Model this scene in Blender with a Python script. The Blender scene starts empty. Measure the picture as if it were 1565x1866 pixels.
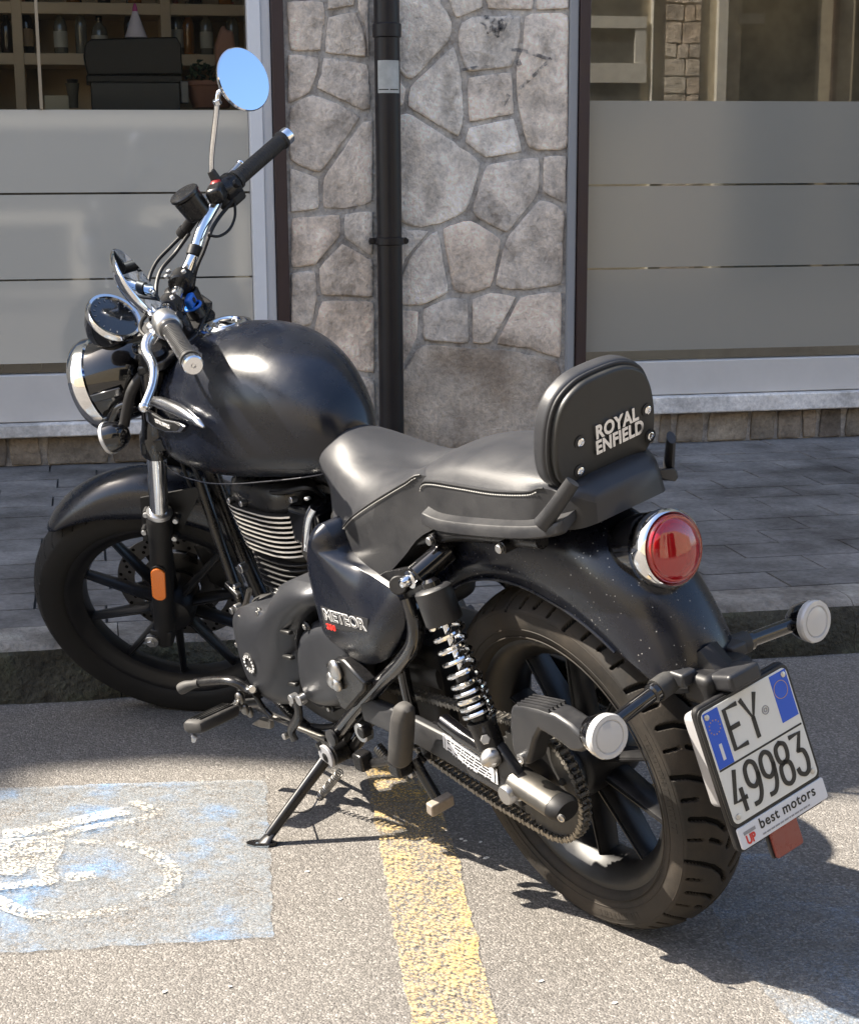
import bpy, bmesh, math, random
import numpy as np
from mathutils import Vector, Matrix, noise
from math import sin, cos, pi, radians, sqrt, atan2
random.seed(7)
SC = bpy.context.scene
COL = SC.collection

# ------------------------------------------------------------------ camera
cd = bpy.data.cameras.new('camera'); cam = bpy.data.objects.new('camera', cd); COL.objects.link(cam)
_r, _u, _f = Vector((-0.576912, -0.81679, -0.005108)), Vector((0.180332, -0.133466, 0.974509)), Vector((0.796651, -0.561285, -0.224292))
M3 = Matrix((_r, _u, -_f)).transposed()
cam.matrix_world = Matrix.Translation((-2.09351, 1.87101, 1.25408)) @ M3.to_4x4()
cd.sensor_fit = 'HORIZONTAL'; cd.sensor_width = 36; cd.lens = 72.12
cd.shift_x = 0.00011; cd.shift_y = 0.07041; cd.clip_start = .05; cd.clip_end = 400
SC.camera = cam
# ------------------------------------------------------------------ sun, sky, exposure
RR = Vector((-.40837065, -.9128162, 0)); NN = Vector((.9128162, -.40837065, 0))   # along the wall to the right, and into the wall
SUN = (-.95*RR + .36*NN + Vector((0, 0, 1))).normalized()
W = bpy.data.worlds.new('World'); SC.world = W; W.use_nodes = True
nt = W.node_tree; nt.nodes.clear()
sky = nt.nodes.new('ShaderNodeTexSky'); sky.sky_type = 'NISHITA'; sky.sun_disc = False
sky.sun_elevation = math.asin(SUN.z); sky.sun_rotation = atan2(SUN.x, SUN.y)
sky.altitude = 50; sky.air_density = 1.0; sky.dust_density = 2.0; sky.ozone_density = 1.0
bg = nt.nodes.new('ShaderNodeBackground'); bg.inputs[1].default_value = .105
wo = nt.nodes.new('ShaderNodeOutputWorld'); nt.links.new(sky.outputs[0], bg.inputs[0]); nt.links.new(bg.outputs[0], wo.inputs[0])
sl = bpy.data.lights.new('sun', 'SUN'); sl.energy = 5.0; sl.angle = radians(.53); sl.color = (1, .91, .78)
so = bpy.data.objects.new('sun', sl); COL.objects.link(so); so.location = (4, 6, 12)
so.rotation_euler = (-SUN).to_track_quat('-Z', 'Y').to_euler()
vs = SC.view_settings; vs.view_transform = 'Standard'; vs.look = 'None'; vs.gamma = 1; vs.use_curve_mapping = False
vs.exposure = 1.85
SC.render.engine = 'CYCLES'
SC.cycles.max_bounces = 10; SC.cycles.transparent_max_bounces = 16
SC.cycles.caustics_reflective = False; SC.cycles.caustics_refractive = False

# ------------------------------------------------------------------ materials
MATS = {}
def mat(name, col, rough=.5, metal=0, coat=0, spec=.5, bump=None, var=None, trans=0, dust=None, specks=None, coatr=.05):
    """bump=(scale,strength,detail)  var=(scale,amount,colour2)  dust=(scale,amount,colour)"""
    m = bpy.data.materials.new(name); m.use_nodes = True; t = m.node_tree; n = t.nodes; l = t.links
    b = n['Principled BSDF']
    b.inputs['Base Color'].default_value = (*col, 1); b.inputs['Roughness'].default_value = rough
    b.inputs['Metallic'].default_value = metal; b.inputs['Coat Weight'].default_value = coat; b.inputs['Coat Roughness'].default_value = coatr
    b.inputs['Specular IOR Level'].default_value = spec; b.inputs['Transmission Weight'].default_value = trans
    tc = n.new('ShaderNodeTexCoord'); last = None
    def nz(scale, det=4, rg=.6):
        x = n.new('ShaderNodeTexNoise'); x.inputs['Scale'].default_value = scale; x.inputs['Detail'].default_value = det
        x.inputs['Roughness'].default_value = rg; l.new(tc.outputs['Object'], x.inputs['Vector']); return x
    if var:
        x = nz(var[0]); r = n.new('ShaderNodeValToRGB'); r.color_ramp.elements[0].position = .5-.3/var[1]*.5 if var[1] else .3
        r.color_ramp.elements[1].position = .5+.3/var[1]*.5
        l.new(x.outputs['Fac'], r.inputs['Fac']); mx = n.new('ShaderNodeMix'); mx.data_type = 'RGBA'
        l.new(r.outputs['Color'], mx.inputs['Factor']); mx.inputs['A'].default_value = (*col, 1); mx.inputs['B'].default_value = (*var[2], 1)
        last = mx.outputs['Result']
    if specks:   # (scale, threshold, colour): small hard spots such as dried mud
        v = n.new('ShaderNodeTexVoronoi'); v.inputs['Scale'].default_value = specks[0]; l.new(tc.outputs['Object'], v.inputs['Vector'])
        x = nz(specks[3] if len(specks) > 3 else 6)
        a = n.new('ShaderNodeMath'); a.operation = 'MULTIPLY'; l.new(x.outputs['Fac'], a.inputs[0]); a.inputs[1].default_value = specks[1]
        c = n.new('ShaderNodeMath'); c.operation = 'LESS_THAN'; l.new(v.outputs['Distance'], c.inputs[0]); l.new(a.outputs[0], c.inputs[1])
        wn = n.new('ShaderNodeMath'); wn.operation = 'GREATER_THAN'; sp = n.new('ShaderNodeSeparateColor'); l.new(v.outputs['Color'], sp.inputs[0]); l.new(sp.outputs[0], wn.inputs[0]); wn.inputs[1].default_value = .72
        g = n.new('ShaderNodeMath'); g.operation = 'MULTIPLY'; l.new(c.outputs[0], g.inputs[0]); l.new(wn.outputs[0], g.inputs[1])
        mx = n.new('ShaderNodeMix'); mx.data_type = 'RGBA'; l.new(g.outputs[0], mx.inputs['Factor'])
        if last: l.new(last, mx.inputs['A'])
        else: mx.inputs['A'].default_value = (*col, 1)
        mx.inputs['B'].default_value = (*specks[2], 1); last = mx.outputs['Result']
    if dust:
        x = nz(dust[0], 6, .7); g = n.new('ShaderNodeNewGeometry'); s = n.new('ShaderNodeSeparateXYZ'); l.new(g.outputs['Normal'], s.inputs[0])
        a = n.new('ShaderNodeMapRange'); l.new(x.outputs['Fac'], a.inputs[0]); a.inputs[1].default_value = .35; a.inputs[2].default_value = .75; a.inputs[3].default_value = 0; a.inputs[4].default_value = dust[1]
        mx = n.new('ShaderNodeMix'); mx.data_type = 'RGBA'; l.new(a.outputs[0], mx.inputs['Factor'])
        if last: l.new(last, mx.inputs['A'])
        else: mx.inputs['A'].default_value = (*col, 1)
        mx.inputs['B'].default_value = (*dust[2], 1); last = mx.outputs['Result']
        rr = n.new('ShaderNodeMapRange'); l.new(x.outputs['Fac'], rr.inputs[0]); rr.inputs[1].default_value = .3; rr.inputs[2].default_value = .8
        rr.inputs[3].default_value = rough*.85; rr.inputs[4].default_value = min(1, rough*1.35+.03); l.new(rr.outputs[0], b.inputs['Roughness'])
    if last: l.new(last, b.inputs['Base Color'])
    if bump:
        x = nz(bump[0], bump[2] if len(bump) > 2 else 4, .65); bp = n.new('ShaderNodeBump'); bp.inputs['Strength'].default_value = bump[1]
        bp.inputs['Distance'].default_value = bump[3] if len(bump) > 3 else .002
        l.new(x.outputs['Fac'], bp.inputs['Height']); l.new(bp.outputs[0], b.inputs['Normal'])
    MATS[name] = m; return m
satin = mat('satin_paint', (.003, .0045, .010), .24, spec=.55, dust=(14, .010, (.25, .24, .22)), bump=(900, .04, 2, .0004))
fender_m = mat('fender_paint', (.003, .004, .009), .25, spec=.55, dust=(14, .012, (.25, .24, .22)), specks=(160, .30, (.34, .33, .31), 9))
gloss = mat('gloss_black', (.003, .003, .004), .08, coat=.6, spec=.5, dust=(30, .012, (.3, .29, .27)))
blackm = mat('black_metal', (.006, .006, .007), .26, spec=.45, dust=(25, .03, (.25, .23, .2)))
flatb = mat('flat_black', (.006, .006, .007), .48, spec=.35, dust=(20, .035, (.22, .2, .17)))
engine = mat('grey_casting', (.034, .036, .042), .35, metal=.45, bump=(500, .22, 3, .0008), dust=(9, .06, (.18, .18, .18)))
crank = mat('dark_casting', (.009, .009, .010), .5, bump=(300, .2, 3, .001), dust=(18, .06, (.2, .18, .15)))
plastic = mat('grey_plastic', (.013, .0135, .016), .42, bump=(900, .1, 2, .0004), dust=(16, .06, (.25, .24, .22)))
leather = mat('seat_leather', (.025, .026, .030), .37, spec=.5, bump=(650, .35, 3, .0008), dust=(7, .06, (.22, .21, .2)))
leather2 = mat('seat_side_vinyl', (.012, .0125, .0145), .50, spec=.45, bump=(350, .25, 3, .0010), dust=(7, .10, (.14, .135, .13)))
thread = mat('thread', (.34, .335, .32), .8)
rubber = mat('tyre_rubber', (.010, .010, .010), .70, spec=.3, bump=(350, .3, 3, .0008), dust=(10, .10, (.12, .10, .082)))
rubber_r = mat('rear_tyre_rubber', (.014, .0125, .011), .72, spec=.3, bump=(350, .4, 3, .0008), dust=(9, .22, (.19, .15, .11)))
groove = mat('tyre_groove', (.008, .008, .008), .9, spec=.1)
softrub = mat('rubber_grip', (.018, .018, .018), .6, bump=(500, .3, 2, .0006), dust=(20, .1, (.2, .18, .15)))
pegrub = mat('peg_rubber', (.022, .021, .021), .65, bump=(400, .3, 2, .0008), dust=(20, .16, (.3, .28, .25)))
chrome = mat('chrome', (.80, .81, .83), .07, metal=1, dust=(40, .04, (.4, .38, .35)))
mirror_m = mat('mirror_glass', (.60, .72, .86), .0, metal=1)
alu = mat('aluminium', (.50, .50, .50), .32, metal=1, dust=(30, .3, (.3, .29, .27)))
steel = mat('steel', (.24, .235, .225), .35, metal=1, dust=(40, .4, (.14, .11, .08)))
fin_m = mat('machined_fin_edge', (.86, .83, .78), .42, metal=.75)
chain_m = mat('chain_steel', (.34, .325, .30), .36, metal=.85, dust=(70, .6, (.06, .055, .045)))
sprk = mat('sprocket_steel', (.055, .055, .055), .50, metal=.5, dust=(40, .3, (.05, .045, .04)))
wheel_m = mat('wheel_black', (.005, .005, .006), .36, spec=.4, dust=(25, .025, (.2, .19, .17)))
red_lens = mat('red_lens', (.50, .008, .012), .10, coat=1, spec=.6)
red_in = mat('red_lens_core', (.75, .05, .05), .2, coat=.6)
white_lens = mat('clear_lens', (.90, .90, .90), .05, trans=.5, coat=.8)
white_in = mat('clear_lens_core', (.74, .73, .70), .3, bump=(220, .5, 1, .001))
amber = mat('amber_reflector', (.80, .19, .01), .15, coat=.8, bump=(500, .6, 0, .001))
red_ref = mat('red_reflector', (.20, .030, .022), .28, coat=.2, bump=(400, .3, 1, .001), dust=(60, .25, (.25, .15, .12)))
red_sw = mat('red_switch', (.35, .02, .02), .4)
blue_key = mat('blue_key', (.01, .13, .55), .35)
plate_w = mat('plate_white', (.66, .66, .62), .42, spec=.4, bump=(900, .1, 2, .0003), dust=(20, .12, (.5, .47, .4)))
plate_b = mat('plate_blue', (.008, .08, .50), .4)
plate_k = mat('plate_black', (.008, .008, .008), .45)
sticker_w = mat('sticker_white', (.62, .63, .66), .4, dust=(30, .1, (.4, .39, .38)))
orange_ring = mat('gold_ring', (.5, .30, .12), .5)
red_print = mat('red_print', (.55, .03, .02), .5)
grey_print = mat('grey_print', (.25, .25, .26), .5)
whiteprint = mat('white_print', (.62, .62, .62), .45)
dial = mat('dial_glass', (.012, .013, .015), .06, coat=1)
# ------------------------------------------------------------------ mesh helpers
STA = Vector((-sin(radians(26)), 0, cos(radians(26)))); STO = Vector((1.48744, 0, 0))
STM = Matrix.Translation(STO) @ Matrix.Rotation(0.78479, 4, STA) @ Matrix.Translation(-STO)
def V(*a): return Vector(a[0] if len(a) == 1 else a)
def frame(d):
    d = Vector(d).normalized(); a = Vector((0, 0, 1)) if abs(d.z) < .9 else Vector((1, 0, 0))
    x = a.cross(d).normalized(); return x, d.cross(x), d
def smooth_path(pts, n=6):
    P = [Vector(p) for p in pts]
    if len(P) < 3: return P
    out = []
    for i in range(len(P)-1):
        p0 = P[max(i-1, 0)]; p1 = P[i]; p2 = P[i+1]; p3 = P[min(i+2, len(P)-1)]
        for k in range(n):
            t = k/n
            out.append(.5*((2*p1)+(-p0+p2)*t+(2*p0-5*p1+4*p2-p3)*t*t+(-p0+3*p1-3*p2+p3)*t*t*t))
    out.append(P[-1]); return out
class MB:
    def __init__(s): s.v = []; s.f = []; s.mi = []; s.cur = 0
    def m(s, i): s.cur = i; return s
    def add(s, vs_, fs):
        o = len(s.v); s.v += [tuple(v) for v in vs_]; s.f += [tuple(i+o for i in f) for f in fs]; s.mi += [s.cur]*len(fs); return s
    def rings(s, R, cap=True, close=True):
        n = len(R[0]); vs_ = [v for r in R for v in r]; fs = []
        for i in range(len(R)-1):
            for j in range(n if close else n-1):
                a = i*n+j; b = i*n+(j+1) % n; fs.append((a, b, b+n, a+n))
        if cap and close: fs.append(tuple(range(n-1, -1, -1))); fs.append(tuple((len(R)-1)*n+j for j in range(n)))
        return s.add(vs_, fs)
    def lathe(s, prof, o, ax, seg=32, cap=True):   # prof: (radius, height along axis)
        x, y, d = frame(ax); o = Vector(o)
        return s.rings([[o+d*h+(x*cos(2*pi*k/seg)+y*sin(2*pi*k/seg))*max(r, 1e-5) for k in range(seg)] for r, h in prof], cap)
    def cyl(s, a, b, r, r2=None, seg=16, bev=0):
        a = Vector(a); b = Vector(b); L = (b-a).length; r2 = r if r2 is None else r2
        pr = [(r-bev, 0), (r, bev), (r2, L-bev), (r2-bev, L)] if bev else [(r, 0), (r2, L)]
        return s.lathe(pr, a, b-a, seg)
    def tube(s, pts, r, seg=12, n=6, rad=None, sx=1, up=None):
        P = smooth_path(pts, n) if n > 1 else [Vector(p) for p in pts]; R = []; x = None
        for i, p in enumerate(P):
            d = (P[min(i+1, len(P)-1)]-P[max(i-1, 0)]).normalized()
            if x is None: x = (Vector(up).cross(d)).normalized() if up else frame(d)[0]
            else: x = (x-d*x.dot(d)).normalized()
            y = d.cross(x); t = i/(len(P)-1)
            rr_ = rad[0]+(rad[1]-rad[0])*t if isinstance(rad, tuple) else (r if rad is None else rad(t))
            R.append([p+x*cos(2*pi*k/seg)*rr_*sx+y*sin(2*pi*k/seg)*rr_ for k in range(seg)])
        return s.rings(R)
    def box(s, c, size, ax=None):   # ax = (x,y,z axes)
        X, Y, Z = [Vector(a).normalized() for a in ax] if ax else (Vector((1, 0, 0)), Vector((0, 1, 0)), Vector((0, 0, 1)))
        c = Vector(c); h = [q/2 for q in size]
        v = [c+X*h[0]*i+Y*h[1]*j+Z*h[2]*k for k in (-1, 1) for j in (-1, 1) for i in (-1, 1)]
        return s.add(v, [(0, 2, 3, 1), (4, 5, 7, 6), (0, 1, 5, 4), (2, 6, 7, 3), (0, 4, 6, 2), (1, 3, 7, 5)])
    def prism(s, poly, d):   # polygon points extruded by vector d
        P = [Vector(p) for p in poly]; n = len(P); d = Vector(d)
        return s.add(P+[p+d for p in P], [tuple(range(n-1, -1, -1)), tuple(range(n, 2*n))]+[(i, (i+1) % n, n+(i+1) % n, n+i) for i in range(n)])
    def ell(s, c, r, ax=None, seg=20, rg=12):
        X, Y, Z = [Vector(a).normalized() for a in ax] if ax else (Vector((1, 0, 0)), Vector((0, 1, 0)), Vector((0, 0, 1)))
        c = Vector(c); R = []
        for i in range(rg+1):
            a = -pi/2+pi*i/rg; q = max(cos(a), 1e-4)
            R.append([c+Z*sin(a)*r[2]+X*cos(2*pi*k/seg)*q*r[0]+Y*sin(2*pi*k/seg)*q*r[1] for k in range(seg)])
        return s.rings(R)
    def torus(s, c, ax, R, r, seg=40, sg=10):
        x, y, d = frame(ax); c = Vector(c); G_ = []
        for i in range(seg):
            a = 2*pi*i/seg; q = x*cos(a)+y*sin(a)
            G_.append([c+q*(R+r*cos(2*pi*k/sg))+d*r*sin(2*pi*k/sg) for k in range(sg)])
        G_.append(G_[0]); return s.rings(G_, cap=False)
    def puff(s, poly, y0, y1, r, N=56, steps=5, dome=.0):
        """side-view outline [(x,z)...] (already y-independent) inflated from y0 to y1 with rounded outer edge"""
        P = smooth_path([Vector((a, 0, b)) for a, b in poly+poly[:3]], 8); k = 8
        P = P[k:len(P)-k-1] if False else smooth_closed([Vector((a, 0, b)) for a, b in poly], 8)
        L = [0]
        for i in range(len(P)): L.append(L[-1]+(P[(i+1) % len(P)]-P[i]).length)
        out = []
        for j in range(N):
            t = L[-1]*j/N; i = max(q for q in range(len(P)) if L[q] <= t+1e-12); f = (t-L[i])/max(L[i+1]-L[i], 1e-9)
            out.append(P[i].lerp(P[(i+1) % len(P)], f))
        area = sum(out[i].x*out[(i+1) % N].z-out[(i+1) % N].x*out[i].z for i in range(N))
        if area < 0: out.reverse()
        def off(Q, d):
            Rr = []
            for i in range(N):
                t = (Q[(i+1) % N]-Q[i-1]).normalized(); nrm = Vector((-t.z, 0, t.x)); Rr.append(Q[i]+nrm*d)
            for _ in range(3): Rr = [Rr[i]*.5+(Rr[i-1]+Rr[(i+1) % N])*.25 for i in range(N)]
            return Rr
        sg = 1 if y1 > y0 else -1
        rings = [[Vector((q.x, y0, q.z)) for q in out]]; cur = out; pd = 0
        for k in range(0, steps+1):
            a = pi/2*k/steps; d = r*(1-cos(a)); yy = y1-sg*r*(1-sin(a)); cur = off(cur, d-pd); pd = d
            rings.append([Vector((q.x, yy, q.z)) for q in cur])
        c = sum(cur, Vector())/N
        for t in (.75, .5, .25, .02): rings.append([Vector((c.x+(q.x-c.x)*t, y1+sg*dome*(1-t*t), c.z+(q.z-c.z)*t)) for q in cur])
        return s.rings([[tuple(v) for v in rg] for rg in (rings if sg > 0 else rings)])
    def puffm(s, poly, med, y0, y1, depth, N=96, pw=2.3, lip=.0):
        P = smooth_closed([Vector((a, 0, b)) for a, b in poly], 8); L = [0]
        for i in range(len(P)): L.append(L[-1]+(P[(i+1) % len(P)]-P[i]).length)
        out = []
        for j in range(N):
            t = L[-1]*j/N; i = max(q for q in range(len(P)) if L[q] <= t+1e-12); f = (t-L[i])/max(L[i+1]-L[i], 1e-9); out.append(P[i].lerp(P[(i+1) % len(P)], f))
        Mp = smooth_path([Vector((a, 0, b)) for a, b in med], 10); tgt = []
        for q in out: tgt.append(min(Mp, key=lambda m_: (m_-q).length))
        for _ in range(10): tgt = [tgt[i]*.5+(tgt[i-1]+tgt[(i+1) % N])*.25 for i in range(N)]
        sg = 1 if y1 > y0 else -1; rings = [[Vector((q.x, y0, q.z)) for q in out]]
        for f in (0, .015, .04, .08, .13, .2, .3, .42, .56, .72, .88, .97, 1.0):
            rings.append([Vector((q.x+(m_.x-q.x)*f, y1-sg*depth*(1-f)**pw, q.z+(m_.z-q.z)*f)) for q, m_ in zip(out, tgt)])
        return s.rings(rings)
    def obj(s, name, mats, parent=None, steer=False, bevel=0, sharp=38, label=None, sub=0, solid=0, flat=False, seg=2, kind=None):
        me = bpy.data.meshes.new(name); me.from_pydata(s.v, [], s.f); me.update()
        if steer: me.transform(STM)
        mats = mats if isinstance(mats, (list, tuple)) else [mats]
        for m_ in mats: me.materials.append(m_)
        if len(mats) > 1: me.polygons.foreach_set('material_index', s.mi)
        bm = bmesh.new(); bm.from_mesh(me); bmesh.ops.remove_doubles(bm, verts=bm.verts, dist=1e-6) if not flat else None
        bmesh.ops.recalc_face_normals(bm, faces=bm.faces); bm.to_mesh(me); bm.free()
        if not flat:
            me.shade_smooth(); me.set_sharp_from_angle(angle=radians(sharp))
        o = bpy.data.objects.new(name, me); COL.objects.link(o)
        if parent: o.parent = parent
        if bevel:
            b = o.modifiers.new('b', 'BEVEL'); b.width = bevel; b.segments = seg; b.limit_method = 'ANGLE'; b.angle_limit = radians(35); b.harden_normals = False
        if solid:
            q = o.modifiers.new('s', 'SOLIDIFY'); q.thickness = solid; q.offset = -1
        if sub:
            q = o.modifiers.new('u', 'SUBSURF'); q.levels = sub; q.render_levels = sub
        if label: o['label'] = label
        if kind: o['kind'] = kind
        return o
def smooth_closed(P, n):
    out = []; N = len(P)
    for i in range(N):
        p0, p1, p2, p3 = P[i-1], P[i], P[(i+1) % N], P[(i+2) % N]
        for k in range(n):
            t = k/n; out.append(.5*((2*p1)+(-p0+p2)*t+(2*p0-5*p1+4*p2-p3)*t*t+(-p0+3*p1-3*p2+p3)*t*t*t))
    return out
def xz(*pts): return [(p[0], p[2]) for p in pts]
def text_mesh(txt, size, o, X, Y, depth=.001, bold=0, name='lettering', mats=None, parent=None, shear=0, spacing=1, align='CENTER', steer=False, w=1):
    cu = bpy.data.curves.new('t', 'FONT'); cu.body = txt; cu.size = size; cu.extrude = depth/2; cu.offset = bold; cu.shear = shear
    cu.space_character = spacing; cu.align_x = align; cu.align_y = 'CENTER'; cu.resolution_u = 4
    ob = bpy.data.objects.new('t', cu); COL.objects.link(ob); dg = bpy.context.evaluated_depsgraph_get(); dg.update()
    me = bpy.data.meshes.new_from_object(ob.evaluated_get(dg)); bpy.data.objects.remove(ob)
    X = Vector(X).normalized(); Y = Vector(Y); Y = (Y-X*Y.dot(X)).normalized(); Z = X.cross(Y)
    T = Matrix.Translation(Vector(o)) @ Matrix((X*w, Y, Z)).transposed().to_4x4()
    me.transform(T)
    if steer: me.transform(STM)
    me.materials.clear(); me.materials.append(mats); ob = bpy.data.objects.new(name, me); COL.objects.link(ob)
    if parent: ob.parent = parent
    return ob
def stroke(mb, pts, w, o, X, Y, d=.0012, n=5):   # flat raised stroke in the plane (o,X,Y)
    P = smooth_path([Vector((a, b, 0)) for a, b in pts], n) if n > 1 else [Vector((a, b, 0)) for a, b in pts]
    X = Vector(X).normalized(); Y = Vector(Y).normalized(); Z = X.cross(Y); o = Vector(o); R = []
    for i, p in enumerate(P):
        t = (P[min(i+1, len(P)-1)]-P[max(i-1, 0)]).normalized(); nr = Vector((-t.y, t.x, 0))*w/2
        if i == 0: p = p-t*w*.3
        if i == len(P)-1: p = p+t*w*.3
        a = p+nr; b = p-nr; R.append([o+X*a.x+Y*a.y, o+X*a.x+Y*a.y+Z*d, o+X*b.x+Y*b.y+Z*d, o+X*b.x+Y*b.y])
    mb.rings(R)
def top(o, label, cat, group=None, kind=None):
    if label: o['label'] = label
    if cat: o['category'] = cat
    if group: o['group'] = group
    if kind: o['kind'] = kind
    return o
def empty(name, loc=(0, 0, 0), rot=(0, 0, 0)):
    e = bpy.data.objects.new(name, None); COL.objects.link(e); e.location = loc; e.rotation_euler = rot; e.empty_display_size = .1; return e
WANG = atan2(-.9128162, -.40837065); CX, CY = (-2.09351, 1.87101, 1.25408)[0], (-2.09351, 1.87101, 1.25408)[1]
def wall_empty(name): return empty(name, (CX, CY, 0), (0, 0, WANG))
def wp(s, n, z): return Vector((CX, CY, z))+RR*s+NN*n     # wall coordinates to world

_fv, _rv, _uv = Vector((0.796651, -0.561285, -0.224292)), Vector((-0.576912, -0.81679, -0.005108)), Vector((0.180332, -0.133466, 0.974509))
def WPX(x, y, n):   # measured photo coordinate -> (along wall, depth, height) at depth n
    d = _fv+_rv*((x-782.324)/3135.217)-_uv*((y-1043.199)/3135.217); k = n/d.dot(NN); q = d*k; return (q.dot(RR), n, (-2.09351, 1.87101, 1.25408)[2]+q.z)
def PX(x, y): q = WPX(480+x/2.275, y/2.275, 6.93); return (q[0], q[2])
# =================================================================== SETTING
def node_mat(name):
    m = bpy.data.materials.new(name); m.use_nodes = True; t = m.node_tree; return m, t, t.nodes, t.links, t.nodes['Principled BSDF']
def N(t, kind, **k):
    n = t.nodes.new(kind)
    for a, b in k.items():
        if a.startswith('i_'): n.inputs[a[2:].replace('_', ' ')].default_value = b
        else: setattr(n, a, b)
    return n
def ramp(t, src, stops):
    r = t.nodes.new('ShaderNodeValToRGB'); el = r.color_ramp.elements
    while len(el) < len(stops): el.new(.5)
    for e, (p_, c) in zip(el, stops): e.position = p_; e.color = (*c, 1) if len(c) == 3 else c
    t.links.new(src, r.inputs[0]); return r.outputs[0]
def mixc(t, f, a, b, mode='MIX'):
    m = t.nodes.new('ShaderNodeMix'); m.data_type = 'RGBA'; m.blend_type = mode
    for s_, v in (('Factor', f), ('A', a), ('B', b)):
        if isinstance(v, (int, float)): m.inputs[s_].default_value = v
        elif isinstance(v, tuple): m.inputs[s_].default_value = (*v, 1)
        else: t.links.new(v, m.inputs[s_])
    return m.outputs['Result']
def asphalt_mat(name, c1, c2, stain):
    m, t, n, l, b = node_mat(name); g = N(t, 'ShaderNodeNewGeometry').outputs['Position']
    v = N(t, 'ShaderNodeTexVoronoi', i_Scale=240.); l.new(g, v.inputs['Vector']); v2 = N(t, 'ShaderNodeTexVoronoi', i_Scale=320.); l.new(g, v2.inputs['Vector'])
    a = N(t, 'ShaderNodeTexNoise', i_Scale=1.3, i_Detail=7., i_Roughness=.6); l.new(g, a.inputs['Vector']); h = N(t, 'ShaderNodeTexNoise', i_Scale=250., i_Detail=4., i_Roughness=.7); l.new(g, h.inputs['Vector'])
    sc = N(t, 'ShaderNodeSeparateColor'); l.new(v.outputs['Color'], sc.inputs[0])
    base = ramp(t, sc.outputs[0], [(0, tuple(x*.72 for x in c1)), (.45, c1), (.8, c2), (.97, tuple(min(1, x*1.45) for x in c2))])
    base = mixc(t, .75, base, ramp(t, h.outputs['Fac'], [(.3, (.62, .62, .62)), (.7, (1.35, 1.35, 1.35))]), 'MULTIPLY')
    base = mixc(t, .8, base, ramp(t, a.outputs['Fac'], [(.3, (.78, .77, .76)), (.7, (1.15, 1.15, 1.14))]), 'MULTIPLY')
    sp = N(t, 'ShaderNodeTexVoronoi', i_Scale=2.2, i_Randomness=1.); l.new(g, sp.inputs['Vector'])
    l.new(base, b.inputs['Base Color']); b.inputs['Roughness'].default_value = .85; b.inputs['Specular IOR Level'].default_value = .3
    ad = N(t, 'ShaderNodeMath', operation='MULTIPLY_ADD'); l.new(v.outputs['Distance'], ad.inputs[0]); ad.inputs[1].default_value = -1.2; l.new(h.outputs['Fac'], ad.inputs[2])
    bp = N(t, 'ShaderNodeBump', i_Strength=.65, i_Distance=.003); l.new(ad.outputs[0], bp.inputs['Height']); l.new(bp.outputs[0], b.inputs['Normal'])
    return m
asphalt = asphalt_mat('asphalt', (.148, .139, .129), (.190, .179, .167), None)
def paint_mat(name, col, cover, edge=.08, scale=38., amax=1., pale=None, grit=-.45):
    """worn road paint: solid paint where it is left, see-through where the grit shows"""
    m, t, n, l, b = node_mat(name); g = N(t, 'ShaderNodeNewGeometry').outputs['Position']
    a = N(t, 'ShaderNodeTexNoise', i_Scale=scale, i_Detail=6., i_Roughness=.75); l.new(g, a.inputs['Vector']); c = N(t, 'ShaderNodeTexNoise', i_Scale=5., i_Detail=5., i_Roughness=.6); l.new(g, c.inputs['Vector'])
    v = N(t, 'ShaderNodeTexVoronoi', i_Scale=150.); l.new(g, v.inputs['Vector'])
    s = N(t, 'ShaderNodeMath', operation='MULTIPLY_ADD'); l.new(c.outputs['Fac'], s.inputs[0]); s.inputs[1].default_value = .9; l.new(a.outputs['Fac'], s.inputs[2])
    s2 = N(t, 'ShaderNodeMath', operation='MULTIPLY_ADD'); l.new(v.outputs['Distance'], s2.inputs[0]); s2.inputs[1].default_value = grit; l.new(s.outputs[0], s2.inputs[2])
    mr_ = N(t, 'ShaderNodeMapRange'); l.new(s2.outputs[0], mr_.inputs[0]); mr_.inputs[1].default_value = 1.06-cover-edge; mr_.inputs[2].default_value = 1.06-cover+edge; mr_.inputs[4].default_value = amax
    cc_ = ramp(t, a.outputs['Fac'], [(.3, tuple(x*.75 for x in col)), (.7, tuple(min(1, x*1.15) for x in col))]); 
    if pale:
        k_ = ramp(t, c.outputs['Fac'], [(.50, (0, 0, 0)), (.66, (1, 1, 1))]); cc_ = mixc(t, k_, pale, cc_)
    l.new(cc_, b.inputs['Base Color']); b.inputs['Roughness'].default_value = .75
    bp = N(t, 'ShaderNodeBump', i_Strength=.35, i_Distance=.002); l.new(s2.outputs[0], bp.inputs['Height']); l.new(bp.outputs[0], b.inputs['Normal'])
    l.new(mr_.outputs[0], b.inputs['Alpha'])
    return m
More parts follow.
